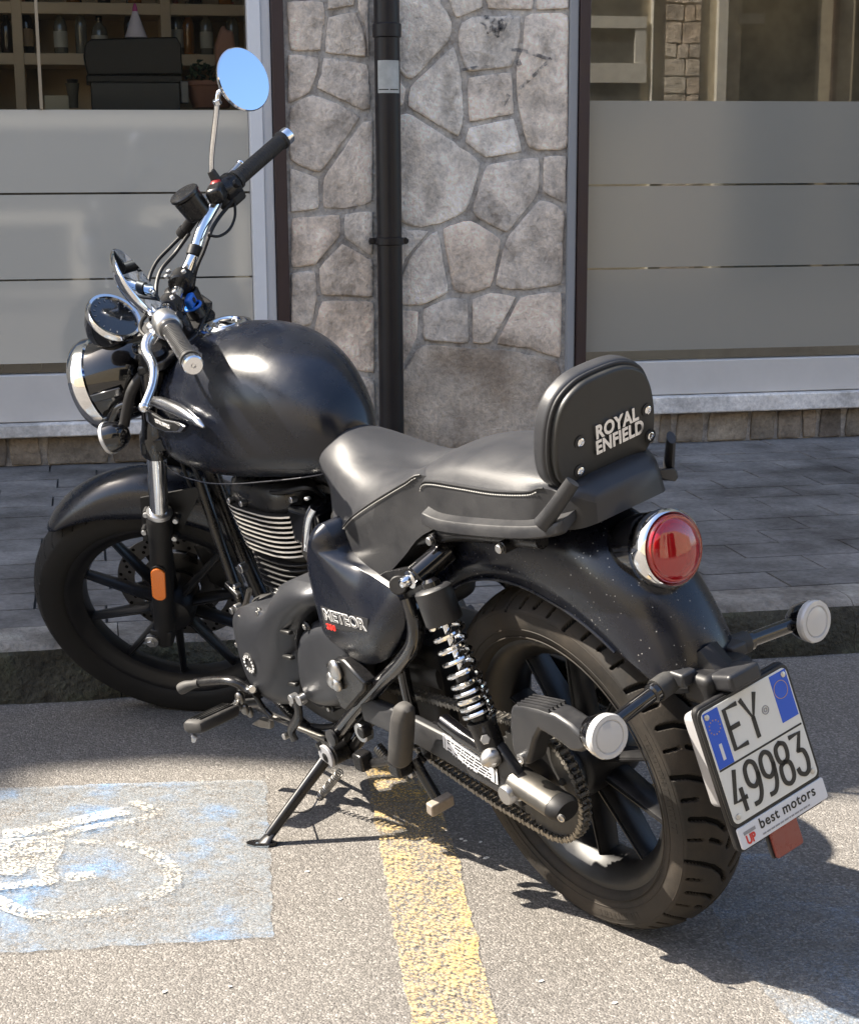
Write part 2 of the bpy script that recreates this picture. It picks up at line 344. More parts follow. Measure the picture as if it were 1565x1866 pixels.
def stone_mat(name, cols, bump=1.0, scale=9., stain=.5):
    m, t, n, l, b = node_mat(name); g = N(t, 'ShaderNodeNewGeometry').outputs['Position']; oi = N(t, 'ShaderNodeObjectInfo')
    a = N(t, 'ShaderNodeTexNoise', i_Scale=scale, i_Detail=8., i_Roughness=.65); l.new(g, a.inputs['Vector']); c = N(t, 'ShaderNodeTexNoise', i_Scale=55., i_Detail=6., i_Roughness=.7); l.new(g, c.inputs['Vector'])
    d = N(t, 'ShaderNodeTexNoise', i_Scale=3., i_Detail=4.); l.new(g, d.inputs['Vector'])
    base = ramp(t, oi.outputs['Random'], [(0, cols[0]), (.35, cols[1]), (.65, cols[2]), (1, cols[3])])
    base = mixc(t, .85, base, ramp(t, a.outputs['Fac'], [(.30, (.42, .40, .38)), (.46, (.95, .94, .93)), (.66, (1.50, 1.48, 1.45))]), 'MULTIPLY')
    base = mixc(t, .6, base, ramp(t, c.outputs['Fac'], [(.3, (.62, .61, .60)), (.62, (1.3, 1.3, 1.3))]), 'MULTIPLY')
    base = mixc(t, stain, base, ramp(t, d.outputs['Fac'], [(.35, (.60, .55, .50)), (.6, (1.1, 1.1, 1.1))]), 'MULTIPLY')
    l.new(base, b.inputs['Base Color']); b.inputs['Roughness'].default_value = .88; b.inputs['Specular IOR Level'].default_value = .25
    s = N(t, 'ShaderNodeMath', operation='MULTIPLY_ADD'); l.new(a.outputs['Fac'], s.inputs[0]); s.inputs[1].default_value = 2.; l.new(c.outputs['Fac'], s.inputs[2])
    bp = N(t, 'ShaderNodeBump', i_Strength=.9*bump, i_Distance=.012); l.new(s.outputs[0], bp.inputs['Height']); l.new(bp.outputs[0], b.inputs['Normal'])
    return m
def plain(name, col, rough=.7, metal=0, **k): return mat(name, col, rough, metal, **k)
WX, WY = RR, NN
def wallobj(mb, name, mats, parent, **k): return mb.obj(name, mats, parent, **k)
# ---------------- road, sheets 4 mm apart
def sheet(name, pts, z, mt, label=None):
    me = bpy.data.meshes.new(name); P_ = [(p[0], p[1], z) for p in pts]
    if 'box' in name or 'line' in name:
        F_ = []
        for i in range(len(P_)):
            a = Vector(P_[i]); b_ = Vector(P_[(i+1) % len(P_)]); k = max(1, int((b_-a).length/.012)); nr = Vector((-(b_-a).y, (b_-a).x, 0)).normalized()
            for j in range(k): q = a.lerp(b_, j/k); F_.append(tuple(q+nr*(noise.noise(q*25)*.007+noise.noise(q*90)*.004)))
        P_ = F_
    me.from_pydata(P_, [], [tuple(range(len(P_)))]); me.update()
    bm = bmesh.new(); bm.from_mesh(me); bmesh.ops.recalc_face_normals(bm, faces=bm.faces)
    for f in bm.faces:
        if f.normal.z < 0: f.normal_flip()
    bm.to_mesh(me); bm.free(); me.materials.append(mt); o = bpy.data.objects.new(name, me); COL.objects.link(o); o['kind'] = 'structure'
    if label: o['label'] = label
    return o
def wsheet(name, s0, n0, s1, n1, z, mt, label=None): return sheet(name, [wp(s0, n0, 0), wp(s1, n0, 0), wp(s1, n1, 0), wp(s0, n1, 0)], z, mt, label)
wsheet('ground', -150, -150, 150, 150, -.02, asphalt)
wsheet('road', -60, -3.2, 60, 4.155, 0, asphalt)
blue = paint_mat('blue_road_paint', (.17, .36, .66), .20, .45, 26., .72, (.27, .32, .37)); white = paint_mat('white_road_paint', (.76, .69, .56), .42, .26, 60., .92, grit=-.9); yellow = paint_mat('yellow_road_paint', (.74, .47, .11), .38, .32, 45., .95, (.58, .42, .20), grit=-.8)
blue2 = paint_mat('faded_blue_road_paint', (.26, .42, .62), .06, .45, 22., .6, (.32, .37, .43))
sheet('blue_parking_box', [(1.284,0.92,0), (1.23,0.638,0), (1.09,0.389,0), (0.947,0.157,0), (0.583,0.359,0), (0.261,0.539,0), (0.367,0.739,0), (0.472,0.937,0), (0.591,1.172,0)], .004, blue, 'worn blue painted parking box')
sheet('yellow_road_line', [(0.914,-0.072,0), (0.492,0.169,0), (-0.071,0.492,0), (-0.377,0.673,0), (-0.457,0.562,0), (-0.148,0.385,0), (0.384,0.067,0), (0.693,-0.1,0), (0.898,-0.143,0)], .004, yellow, 'worn yellow line on the road')
sheet('faded_blue_box', [(0.113,-0.289,0), (-0.232,-0.043,0), (-0.345,0.003,0), (-0.461,0.058,0), (-0.716,0.202,0), (-0.948,-0.12,0), (-0.605,-0.359,0), (-0.243,-0.395,0), (0.017,-0.421,0)], .004, blue2, 'faded blue painted box')
def ribbon(name, px, w, mt=white, n=4, z=.008):
    P_ = smooth_path([Vector((q[0], q[1], 0)) for q in px], n) if n > 1 else [Vector((q[0], q[1], 0)) for q in px]; L_, R_ = [], []
    for i, p_ in enumerate(P_):
        t = (P_[min(i+1, len(P_)-1)]-P_[max(i-1, 0)]).normalized(); nr = Vector((-t.y, t.x, 0))*w/2*(1+.12*noise.noise(p_*14)); L_.append(p_+nr); R_.append(p_-nr)
    mb = MB(); mb.rings([[Vector((a.x, a.y, z)), Vector((b.x, b.y, z))] for a, b in zip(L_, R_)], cap=False, close=False)
    o = mb.obj(name, mt, None, kind='structure'); return o
ribbon('wheelchair_symbol', [(0.969,0.735,0), (0.953,0.679,0), (0.95,0.6,0), (0.948,0.53,0), (0.943,0.482,0)], .045)['label'] = 'white painted wheelchair symbol in the blue box'
ribbon('wheelchair_symbol', [(0.986,0.452,0), (0.936,0.441,0), (0.892,0.434,0)], .030, n=1)
ribbon('wheelchair_symbol', [(0.894,0.435,0), (0.885,0.5,0), (0.899,0.565,0), (0.901,0.656,0)], .026)
ribbon('wheelchair_symbol', [(0.9,0.654,0), (0.835,0.684,0), (0.764,0.735,0), (0.7,0.751,0), (0.711,0.791,0), (0.74,0.873,0)], .032)
ribbon('wheelchair_symbol', [(0.85,0.639,0), (0.812,0.591,0)], .020, n=1)
ribbon('wheelchair_symbol', [(0.796,0.564,0), (0.743,0.548,0), (0.675,0.541,0), (0.608,0.551,0), (0.557,0.579,0), (0.532,0.618,0), (0.537,0.654,0)], .032)
ribbon('wheelchair_symbol', [(0.706,0.875,0), (0.666,0.861,0), (0.613,0.851,0), (0.566,0.825,0), (0.532,0.771,0), (0.516,0.725,0), (0.521,0.692,0)], .034)
ribbon('wheelchair_symbol', [(0.695,0.723,0), (0.675,0.673,0)], .040, n=1)
ribbon('wheelchair_symbol', [(0.932,0.722,0), (0.856,0.758,0), (0.789,0.822,0)], .11)
# ---------------- kerb and pavement
KZ = .142
kerb_m = stone_mat('kerb_stone', [(.28, .268, .245), (.31, .296, .27), (.26, .248, .228), (.32, .306, .282)], 1.4, 6., .6)
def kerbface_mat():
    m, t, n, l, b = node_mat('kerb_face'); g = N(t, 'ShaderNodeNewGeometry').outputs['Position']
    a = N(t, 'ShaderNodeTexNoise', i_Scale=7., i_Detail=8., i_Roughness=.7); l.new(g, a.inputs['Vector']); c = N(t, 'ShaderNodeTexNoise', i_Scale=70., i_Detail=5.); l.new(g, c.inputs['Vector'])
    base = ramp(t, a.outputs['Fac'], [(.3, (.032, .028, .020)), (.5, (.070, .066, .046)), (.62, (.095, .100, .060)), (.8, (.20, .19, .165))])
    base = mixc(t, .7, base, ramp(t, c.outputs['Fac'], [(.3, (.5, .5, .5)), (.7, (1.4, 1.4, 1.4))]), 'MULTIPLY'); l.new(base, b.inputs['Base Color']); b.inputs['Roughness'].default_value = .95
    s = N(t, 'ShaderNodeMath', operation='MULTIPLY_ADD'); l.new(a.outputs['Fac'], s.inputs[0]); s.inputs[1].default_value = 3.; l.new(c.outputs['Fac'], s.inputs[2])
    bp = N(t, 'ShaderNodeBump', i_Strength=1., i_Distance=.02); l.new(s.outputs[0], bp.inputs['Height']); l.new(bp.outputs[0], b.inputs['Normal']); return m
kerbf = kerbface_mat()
kerb = empty('kerb', (0, 0, 0)); kerb['kind'] = 'structure'
s0 = -3.0; random.seed(11)
while s0 < 6:
    L_ = random.uniform(.85, 1.1); mb = MB(); ns = 40; R = []
    for i in range(ns+1):
        s = s0+.0015+(L_-.003)*i/ns; row = []
        for k, (n_, z_) in enumerate(((4.150, -.01), (4.153, .03), (4.158, .07), (4.162, .105), (4.170, .128), (4.190, .141), (4.23, .1430), (4.29, .1425), (4.352, .142), (4.355, .0))):
            d = noise.noise(Vector((s*5, n_*9, z_*22)))*.020+noise.noise(Vector((s*19, n_*22, z_*60)))*.009 if k < 6 else noise.noise(Vector((s*8, n_*12, 3)))*.0025
            row.append(wp(s, n_-(d if k < 6 else 0), z_+(d*.4 if 3 < k < 9 else 0)))
        R.append(row)
    mb.rings(R, cap=False, close=False); n_ = len(R[0])-1
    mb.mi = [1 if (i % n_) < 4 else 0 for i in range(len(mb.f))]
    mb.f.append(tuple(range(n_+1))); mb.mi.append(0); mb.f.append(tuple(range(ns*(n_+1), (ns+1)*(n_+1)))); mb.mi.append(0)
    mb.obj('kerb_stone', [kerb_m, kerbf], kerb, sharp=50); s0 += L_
pave = empty('pavement'); pave['kind'] = 'structure'
joint = plain('pavement_joint', (.055, .053, .05), .95, bump=(90, .8, 4, .004))
mb = MB(); mb.prism([wp(-30, 4.356, 0), wp(30, 4.356, 0), wp(30, 6.99, 0), wp(-30, 6.99, 0)], (0, 0, .133)); mb.obj('pavement_bed', joint, pave)
slab_m = stone_mat('paving_slab', [(.150, .145, .140), (.168, .162, .156), (.136, .132, .127), (.180, .174, .168)], .5, 3., .35)
slab_meshes = []
def slab_mesh(L_, D_, seed):
    mb = MB(); g = .003; nx, ny = 6, 3; V_ = []
    for j in range(ny+1):
        for i in range(nx+1): V_.append(Vector((g+(L_-2*g)*i/nx, g+(D_-2*g)*j/ny, .0075+noise.noise(Vector((i*.7+seed*9, j*.9, seed)))*.0010)))
    F_ = [(j*(nx+1)+i, j*(nx+1)+i+1, (j+1)*(nx+1)+i+1, (j+1)*(nx+1)+i) for j in range(ny) for i in range(nx)]
    mb.add(V_, F_); b0 = [i for i in range(nx+1)]+[(j*(nx+1)+nx) for j in range(1, ny+1)]+[ny*(nx+1)+i for i in range(nx-1, -1, -1)]+[j*(nx+1) for j in range(ny-1, 0, -1)]
    o_ = len(mb.v); low = [Vector((mb.v[i][0], mb.v[i][1], -.001)) for i in b0]; mb.v += [tuple(v) for v in low]
    for k in range(len(b0)): a, b = b0[k], b0[(k+1) % len(b0)]; mb.f.append((a, o_+k, o_+(k+1) % len(b0), b)); mb.mi.append(0)
    ob = mb.obj('paving_slab', slab_m, None, sharp=30); me = ob.data; bpy.data.objects.remove(ob); return me
slab_var = [slab_mesh(.372, .1865, k) for k in range(5)]
rows = [4.357+.1865*k for k in range(14)]; random.seed(4)
for j, n_ in enumerate(rows):
    off = (.19 if j % 2 else 0)+random.uniform(-.02, .02)
    for i in range(-4, 13):
        s = -1.1+off+i*.373
        if not (-1.3 < s < 4.1): continue
        o = bpy.data.objects.new('paving_slab', slab_var[random.randrange(5)]); COL.objects.link(o); o.parent = pave
        q = wp(s, n_, .1345+random.uniform(-.0012, .0012)); o.location = q; o.rotation_euler = (random.uniform(-.004, .004), random.uniform(-.003, .003), WANG)
mb = MB()
for s0_, s1_ in ((-30, -1.35), (4.2, 30)): mb.prism([wp(s0_, 4.36, .1335), wp(s1_, 4.36, .1335), wp(s1_, 6.95, .1335), wp(s0_, 6.95, .1335)], (0, 0, .008))
mb.obj('pavement_beyond', slab_m, pave)
# ---------------- the shop building
bld = empty('shop_building', wp(1.4, 7.2, 0)); top(bld, 'stone faced shop building with frosted display windows across the pavement', 'building')
bld_inv = bld.location.copy()
def BP(mb, name, mats, **k):
    o = mb.obj(name, mats, None, **k); o.parent = bld; o.matrix_parent_inverse = Matrix.Translation(-bld_inv); return o
def wbox(s0, s1, n0, n1, z0, z1): return MB().prism([wp(s0, n0, z0), wp(s1, n0, z0), wp(s1, n1, z0), wp(s0, n1, z0)], (0, 0, z1-z0))
mortar = stone_mat('mortar', [(.46, .43, .39)]*4, .9, 14., .5)
pier_stone = stone_mat('pier_stone', [(.88, .76, .63), (.76, .67, .57), (.92, .84, .73), (.84, .68, .53)], 1.25, 8., .45)
base_stone = stone_mat('base_stone', [(.32, .26, .20), (.24, .21, .17), (.36, .30, .23), (.20, .17, .14)], 1.3, 8., .6)
BP(wbox(.793, 1.955, 6.939, 7.45, .10, 3.4), 'pier_core', mortar)
ST = [
 [(92,0),(250,0),(262,60),(248,120),(240,213),(108,210)], [(265,-60),(383,-60),(380,22),(264,40)], [(266,66),(384,40),(418,118),(430,238),(252,220),(257,120)],
 [(392,-30),(437,-30),(437,240),(426,115),(390,26)], [(100,218),(234,232),(227,300),(193,385),(100,432)], [(246,232),(435,262),(450,455),(420,462),(340,422),(217,362),(238,300)],
 [(200,384),(338,436),(408,482),(328,596),(235,722),(107,668),(107,436)], [(418,494),(455,488),(455,842),(300,870),(246,868),(246,738),(333,612)], [(108,690),(232,735),(234,866),(112,884)],
 [(114,900),(322,885),(324,972),(215,1102),(114,1112)], [(336,882),(455,870),(455,1060),(440,1058),(332,982)], [(325,1004),(440,1068),(458,1070),(458,1235),(237,1224),(226,1112)],
 [(114,1128),(215,1116),(227,1225),(200,1352),(112,1362)], [(240,1242),(462,1247),(464,1552),(352,1528),(207,1368)], [(112,1376),(196,1366),(340,1540),(112,1640)], [(352,1546),(465,1568),(468,1800),(112,1900),(112,1656)],
 [(540,-80),(732,-80),(740,5),(788,90),(778,163),(612,338),(560,300),(540,290)], [(748,-60),(905,-60),(914,30),(816,70),(797,74)], [(918,-60),(1124,-60),(1120,40),(927,34)], [(1134,-60),(1272,-60),(1270,34),(1130,42)],
 [(817,86),(862,63),(1070,62),(1063,190),(1034,278),(837,298),(802,165)], [(1084,52),(1268,46),(1263,624),(1102,624),(1067,500),(1047,370),(1047,272),(1076,190)], [(790,182),(823,300),(833,500),(812,572),(594,438),(604,358)],
 [(846,316),(1030,294),(1038,400),(1042,472),(850,508)], [(846,526),(1042,486),(1078,628),(922,657),(830,586)], [(545,325),(562,330),(594,365),(582,436),(550,452)],
 [(545,462),(590,456),(820,602),(908,672),(846,878),(702,942),(612,948),(545,905)], [(925,677),(1148,646),(1144,800),(1010,970),(872,898),(862,876)], [(1160,645),(1258,640),(1254,846),(1156,798)],
 [(1152,818),(1251,862),(1240,1182),(1052,1208),(958,1188),(1002,990)], [(740,942),(860,906),(990,988),(946,1192),(850,1222),(786,1206)], [(545,925),(600,950),(690,953),(585,1080),(545,1200)], [(600,1070),(705,956),(724,948),(772,1214),(650,1272),(548,1262),(548,1215)],
 [(660,1278),(780,1228),(849,1241),(854,1428),(660,1414)], [(550,1284),(644,1286),(640,1400),(550,1565)], [(866,1236),(945,1208),(1052,1226),(944,1428),(866,1430)], [(1066,1226),(1240,1202),(1235,1488),(1100,1448),(962,1428)]]
def rough_stone(poly, n_face, thick, name, mt, par_fn, sub=2, amp=.006, seed=0):
    """poly: [(s,z)]; a rough hewn face with rounded border, standing proud of the mortar"""
    P_ = [Vector((a, b, 0)) for a, b in poly]; c = sum(P_, Vector())/len(P_); fine = []
    for i in range(len(P_)):
        a, b = P_[i], P_[(i+1) % len(P_)]; k = max(1, int((b-a).length/.03))
        for j in range(k):
            q = a.lerp(b, j/k); q = q+(c-q).normalized()*(.002+.004*abs(noise.noise(q*23+Vector((0, 0, seed))))); 
            if j == 0: q = q+(c-q)*.04
            fine.append(q)
    rings_ = []
    for sc, dp in ((1.0, thick+.01), (1.0, .004), (.975, .0005), (.92, -.001), (.72, -.002), (.48, -.0025), (.22, -.0025), (.01, -.0025)):
        row = []
        for q in fine:
            r_ = (q-c); L_ = r_.length; ins_ = (1-sc)*L_ if sc < .9 else min((1-sc)*L_, (1-sc)*.16)
            p_ = c+r_*((L_-ins_)/max(L_, 1e-6)); d = noise.noise(Vector((p_.x*9, p_.y*9, seed)))*amp+noise.noise(Vector((p_.x*31, p_.y*31, seed+5)))*amp*.5 if sc < .99 else noise.noise(Vector((p_.x*31, p_.y*31, seed)))*amp*.3
            row.append(wp(p_.x, n_face+dp-d, p_.y))
        rings_.append(row)
    mb = MB().rings(rings_); return par_fn(mb, name, mt, sharp=60)
for k, pl in enumerate(ST): rough_stone([(480+x/2.275, y/2.275) for x, y in pl] if False else [PX(x, y) for x, y in pl], 6.930, .015, 'pier_stone', pier_stone, BP, seed=k*1.7)
# big dirty rendered block at the foot of the pier
foot_m = stone_mat('pier_foot', [(.56, .48, .39)]*4, 1.1, 4., .9)
rough_stone([PX(545, 1585), PX(650, 1426), PX(858, 1440), PX(960, 1443), PX(1100, 1464), PX(1232, 1502), (1.93, .30), (1.93, .142), (1.24, .142)], 6.932, .013, 'pier_foot_stone', foot_m, BP, amp=.008, seed=99)
# corner trims of the pier, brown posts, aluminium frame
brown = plain('brown_post', (.036, .018, .016), .45, dust=(12, .06, (.12, .09, .08)))
alu_w = plain('white_frame', (.74, .74, .74), .35, dust=(10, .12, (.35, .35, .34)))
grey_f = plain('grey_panel', (.60, .57, .53), .45, dust=(6, .15, (.25, .24, .22)))
for a, b in ((.742, .790), (1.974, 2.018)): BP(wbox(a, b, 6.905, 7.02, .28, 3.3), 'post', brown, bevel=.003)
BP(wbox(1.935, 1.972, 6.915, 7.0, .142, 3.3), 'pier_edge_strip', plain('render_strip', (.30, .30, .30), .8, bump=(60, .4, 4, .002)), bevel=.006)
BP(wbox(.650, .700, 6.90, 7.0, .33, 3.3), 'window_frame_upright', alu_w, bevel=.003); BP(wbox(.702, .740, 6.925, 7.0, .33, 3.3), 'window_frame_upright', alu_w, bevel=.003)
BP(wbox(-4.5, .648, 6.925, 7.02, .318, .503), 'window_bottom_panel', grey_f, bevel=.004); BP(wbox(2.020, 6.5, 6.925, 7.02, .350, .492), 'window_bottom_panel', grey_f, bevel=.004)
sill_m = stone_mat('sill_stone', [(.62, .60, .57)]*4, .35, 5., .35)
BP(wbox(-4.5, .742, 6.875, 6.99, .262, .315), 'window_sill', sill_m, bevel=.006); BP(wbox(2.018, 6.5, 6.875, 6.99, .275, .347), 'window_sill', sill_m, bevel=.006)
BP(wbox(-4.5, .79, 6.945, 7.3, .10, .262), 'base_core', mortar); BP(wbox(1.972, 6.5, 6.945, 7.3, .10, .275), 'base_core', mortar)
random.seed(21)
def base_run(a, b, z1, edges=None):
    s = a; k = 0
    while s < b-.03:
        w_ = edges[k]-s if edges and k < len(edges) else random.uniform(.10, .26); k += 1
        if w_ <= 0: continue
        tl_1, tr_1 = random.uniform(-.012, .012), random.uniform(-.012, .012)
        rough_stone([(s+.006, .143), (s+w_-.008, .143), (s+w_-.008+tr_1, z1-.004), (s+.006+tl_1, z1-.004)], 6.930, .015, 'base_stone', base_stone, BP, amp=.010, seed=s*13); s += w_
base_run(-1.2, .79, .262); base_run(1.975, 4.6, .275, [2.345, 2.42, 2.56, 2.755, 2.88, 3.0, 3.07, 3.19])
# glazing: glass pane, frosted film behind it in bands with clear slits
def glass_mat(name, tint):
    m = bpy.data.materials.new(name); m.use_nodes = True; t = m.node_tree; n = t.nodes; l = t.links; n.clear()
    o = n.new('ShaderNodeOutputMaterial'); fr = n.new('ShaderNodeFresnel'); fr.inputs[0].default_value = 1.55
    tr = n.new('ShaderNodeBsdfTransparent'); tr.inputs[0].default_value = (*tint, 1); gl = n.new('ShaderNodeBsdfGlossy'); gl.inputs['Roughness'].default_value = .0; gl.inputs['Color'].default_value = (1, 1, 1, 1)
    mx = n.new('ShaderNodeMixShader'); l.new(fr.outputs[0], mx.inputs[0]); l.new(tr.outputs[0], mx.inputs[1]); l.new(gl.outputs[0], mx.inputs[2]); l.new(mx.outputs[0], o.inputs[0]); return m
glass = glass_mat('window_glass', (.93, .93, .91))
film = plain('frosted_film', (.46, .44, .385), .05, spec=.9); film2 = plain('frosted_film_grey', (.245, .238, .208), .12, spec=.7)
def pane(s0, s1, z0, z1, bands, fm_):
    BP(wbox(s0, s1, 6.965, 6.971, z0, z1), 'window_pane', glass)
    for a, b in bands: BP(wbox(s0, s1, 6.9635, 6.9642, a, b), 'frosted_film', fm_)
pane(-4.4, .648, .505, 3.3, [(.545, .866), (.873, 1.194), (1.202, 1.512)], film)
pane(2.020, 6.4, .494, 3.3, [(.535, .874), (.882, 1.212), (1.221, 1.552)], film2)
# interior of the bar
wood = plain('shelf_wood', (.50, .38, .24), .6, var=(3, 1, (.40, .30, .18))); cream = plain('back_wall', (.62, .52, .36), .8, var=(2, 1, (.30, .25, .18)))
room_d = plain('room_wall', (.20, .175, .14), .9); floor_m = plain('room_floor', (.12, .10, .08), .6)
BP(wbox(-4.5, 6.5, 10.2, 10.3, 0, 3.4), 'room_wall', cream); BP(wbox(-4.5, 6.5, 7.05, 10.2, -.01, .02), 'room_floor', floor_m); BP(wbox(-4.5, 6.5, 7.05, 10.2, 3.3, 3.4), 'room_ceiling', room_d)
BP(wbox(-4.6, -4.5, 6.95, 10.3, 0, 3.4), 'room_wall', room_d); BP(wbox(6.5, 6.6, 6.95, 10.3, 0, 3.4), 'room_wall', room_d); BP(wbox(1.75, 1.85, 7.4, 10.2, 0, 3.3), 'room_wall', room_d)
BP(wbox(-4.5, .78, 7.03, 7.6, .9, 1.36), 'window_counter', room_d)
# upper floors (above the view) with the stepped roof line that throws the shade
wallm = plain('upper_wall', (.42, .38, .30), .85, bump=(20, .3, 4, .004), var=(1.2, 1, (.36, .32, .26)))
PROF = [(-60.0, 9.594), (-9.289, 9.583), (-9.269, 9.158), (-8.58, 9.192), (-8.55, 12.4), (60.0, 12.4)]
mb = MB(); P_ = [wp(s, 6.95, z) for s, z in [(PROF[0][0], 3.4)]+PROF+[(PROF[-1][0], 3.4)]]; mb.prism(P_, NN*9); BP(mb, 'upper_wall', wallm, flat=True)
for s0_, s1_ in ((PROF[0][0], -4.6), (6.6, PROF[-1][0])): BP(wbox(s0_, s1_, 6.95, 15.9, 0, 3.4), 'side_wall', wallm)
for i in range(-6, 6):
    for z in (4.6, 7.6):
        s = i*2.6+.5
        BP(wbox(s, s+1.0, 6.93, 6.955, z, z+1.6), 'upper_window', plain('shutter_green', (.05, .09, .07), .6) if 'shutter_green' not in MATS else MATS['shutter_green']); BP(wbox(s-.08, s+1.08, 6.86, 6.95, z-.1, z-.02), 'upper_window_sill', sill_m)
# ---------------- things in and on the shop
dp = empty('drainpipe', wp(1.18, 6.88, .14)); top(dp, 'dark brown iron drainpipe fixed to the stone pier', 'drainpipe')
def DP(mb, name, mats, **k): o = mb.obj(name, mats, None, **k); o.parent = dp; o.matrix_parent_inverse = Matrix.Translation(-dp.location); return o
pipe_m = plain('pipe_paint', (.007, .006, .008), .36, coat=0, spec=.35, dust=(9, .05, (.14, .11, .09)), bump=(9, .25, 4, .004))
DP(MB().cyl(wp(1.190, 6.865, .18), wp(1.182, 6.865, 3.2), .050, seg=32), 'pipe', pipe_m)
DP(MB().lathe([(.051, 0), (.056, .004), (.056, .05), (.051, .055)], wp(1.186, 6.865, 1.78), (0, 0, 1), 32), 'pipe_collar', pipe_m)
DP(MB().lathe([(.051, 0), (.058, .003), (.058, .028), (.051, .031)], wp(1.187, 6.865, .99), (0, 0, 1), 32).box(wp(1.187, 6.895, 1.005), (.15, .012, .026), (RR, NN, (0, 0, 1))), 'pipe_clip', pipe_m)
for d in (-.068, .068): DP(MB().cyl(wp(1.187+d, 6.87, 1.005), wp(1.187+d, 6.90, 1.005), .012, seg=10), 'clip_bolt', pipe_m)
DP(MB().lathe([(.05, 0), (.066, .0), (.066, .05), (.056, .07), (.050, .07)], wp(1.190, 6.865, .142), (0, 0, 1), 32), 'pipe_socket', pipe_m)
R = []
for z in (1.572, 1.694):
    R.append([wp(1.1855+.0512*sin(a), 6.865-.0512*cos(a), z) for a in [radians(-55+108*k/10) for k in range(11)]])
DP(MB().rings(R, cap=False, close=False), 'paper_sticker', plain('old_sticker', (.50, .50, .46), .6, var=(14, 1.2, (.36, .36, .33))), label='pale torn paper sticker on the pipe')
mb = MB()
for a0, a1, z in ((-50, -4, 1.583), (2, 46, 1.583)):
    mb.rings([[wp(1.1855+.0517*sin(radians(a0+(a1-a0)*k/5)), 6.865-.0517*cos(radians(a0+(a1-a0)*k/5)), zz) for k in range(6)] for zz in (z, z+.004)], cap=False, close=False)
DP(mb, 'sticker_print', plate_k)
# bar shelf unit with bottles
sh_ = empty('bar_shelf', wp(-.1, 9.2, 0)); top(sh_, 'wooden back bar shelf unit behind the left window', 'shelf')
def child(e, mb, name, mats, **k): o = mb.obj(name, mats, None, **k); o.parent = e; o.matrix_parent_inverse = Matrix.Translation(-e.location); return o
lw = plain('light_shelf', (.62, .48, .31), .55)
SN = 9.0
def spx(x, y, n): q = WPX(x, y, n); return q
zs = [1.573, 1.856, 2.096]
for z in zs: child(sh_, wbox(-1.6, 1.3, SN, SN+.35, z-.055, z), 'shelf_board', lw, bevel=.003)
for s in (-1.1, -.50, -.30, .42, .86): child(sh_, wbox(s, s+.05, SN-.005, SN+.36, .3, 3.0), 'shelf_upright', lw, bevel=.003)
child(sh_, wbox(-1.7, 1.4, SN+.36, SN+.40, .2, 3.1), 'shelf_back', wood)
bcol = {'dark': plain('bottle_dark', (.015, .010, .008), .12, coat=.6), 'green': plain('bottle_green', (.02, .06, .02), .12, coat=.6), 'clear': plain('bottle_clear', (.16, .15, .12), .12, coat=.6), 'amber': plain('bottle_amber', (.22, .09, .02), .12, coat=.6)}
capm = plain('bottle_cap', (.28, .08, .05), .4); labm = plain('bottle_label', (.40, .26, .14), .6); labw = plain('bottle_label_pale', (.5, .47, .38), .6)
def bottle(s, z, h, r_, col, cap, lab, label):
    e = empty('bottle', wp(s, SN+.10, z)); top(e, label, 'bottle', 'bottles on the back bar shelves'); o = e.location
    child(e, MB().lathe([(r_*.9, 0), (r_, .008), (r_, h*.55), (r_*.8, h*.66), (r_*.36, h*.76), (r_*.33, h*.93)], o, (0, 0, 1), 18), 'glass_body', bcol[col])
    child(e, MB().lathe([(r_*.40, h*.80), (r_*.40, h), (.001, h)], o, (0, 0, 1), 14), 'cap', capm if cap else bcol['dark'])
    if lab: child(e, MB().lathe([(r_*1.01, h*.14), (r_*1.01, h*.46)], o, (0, 0, 1), 18, cap=False), 'label', labm if lab == 1 else labw)
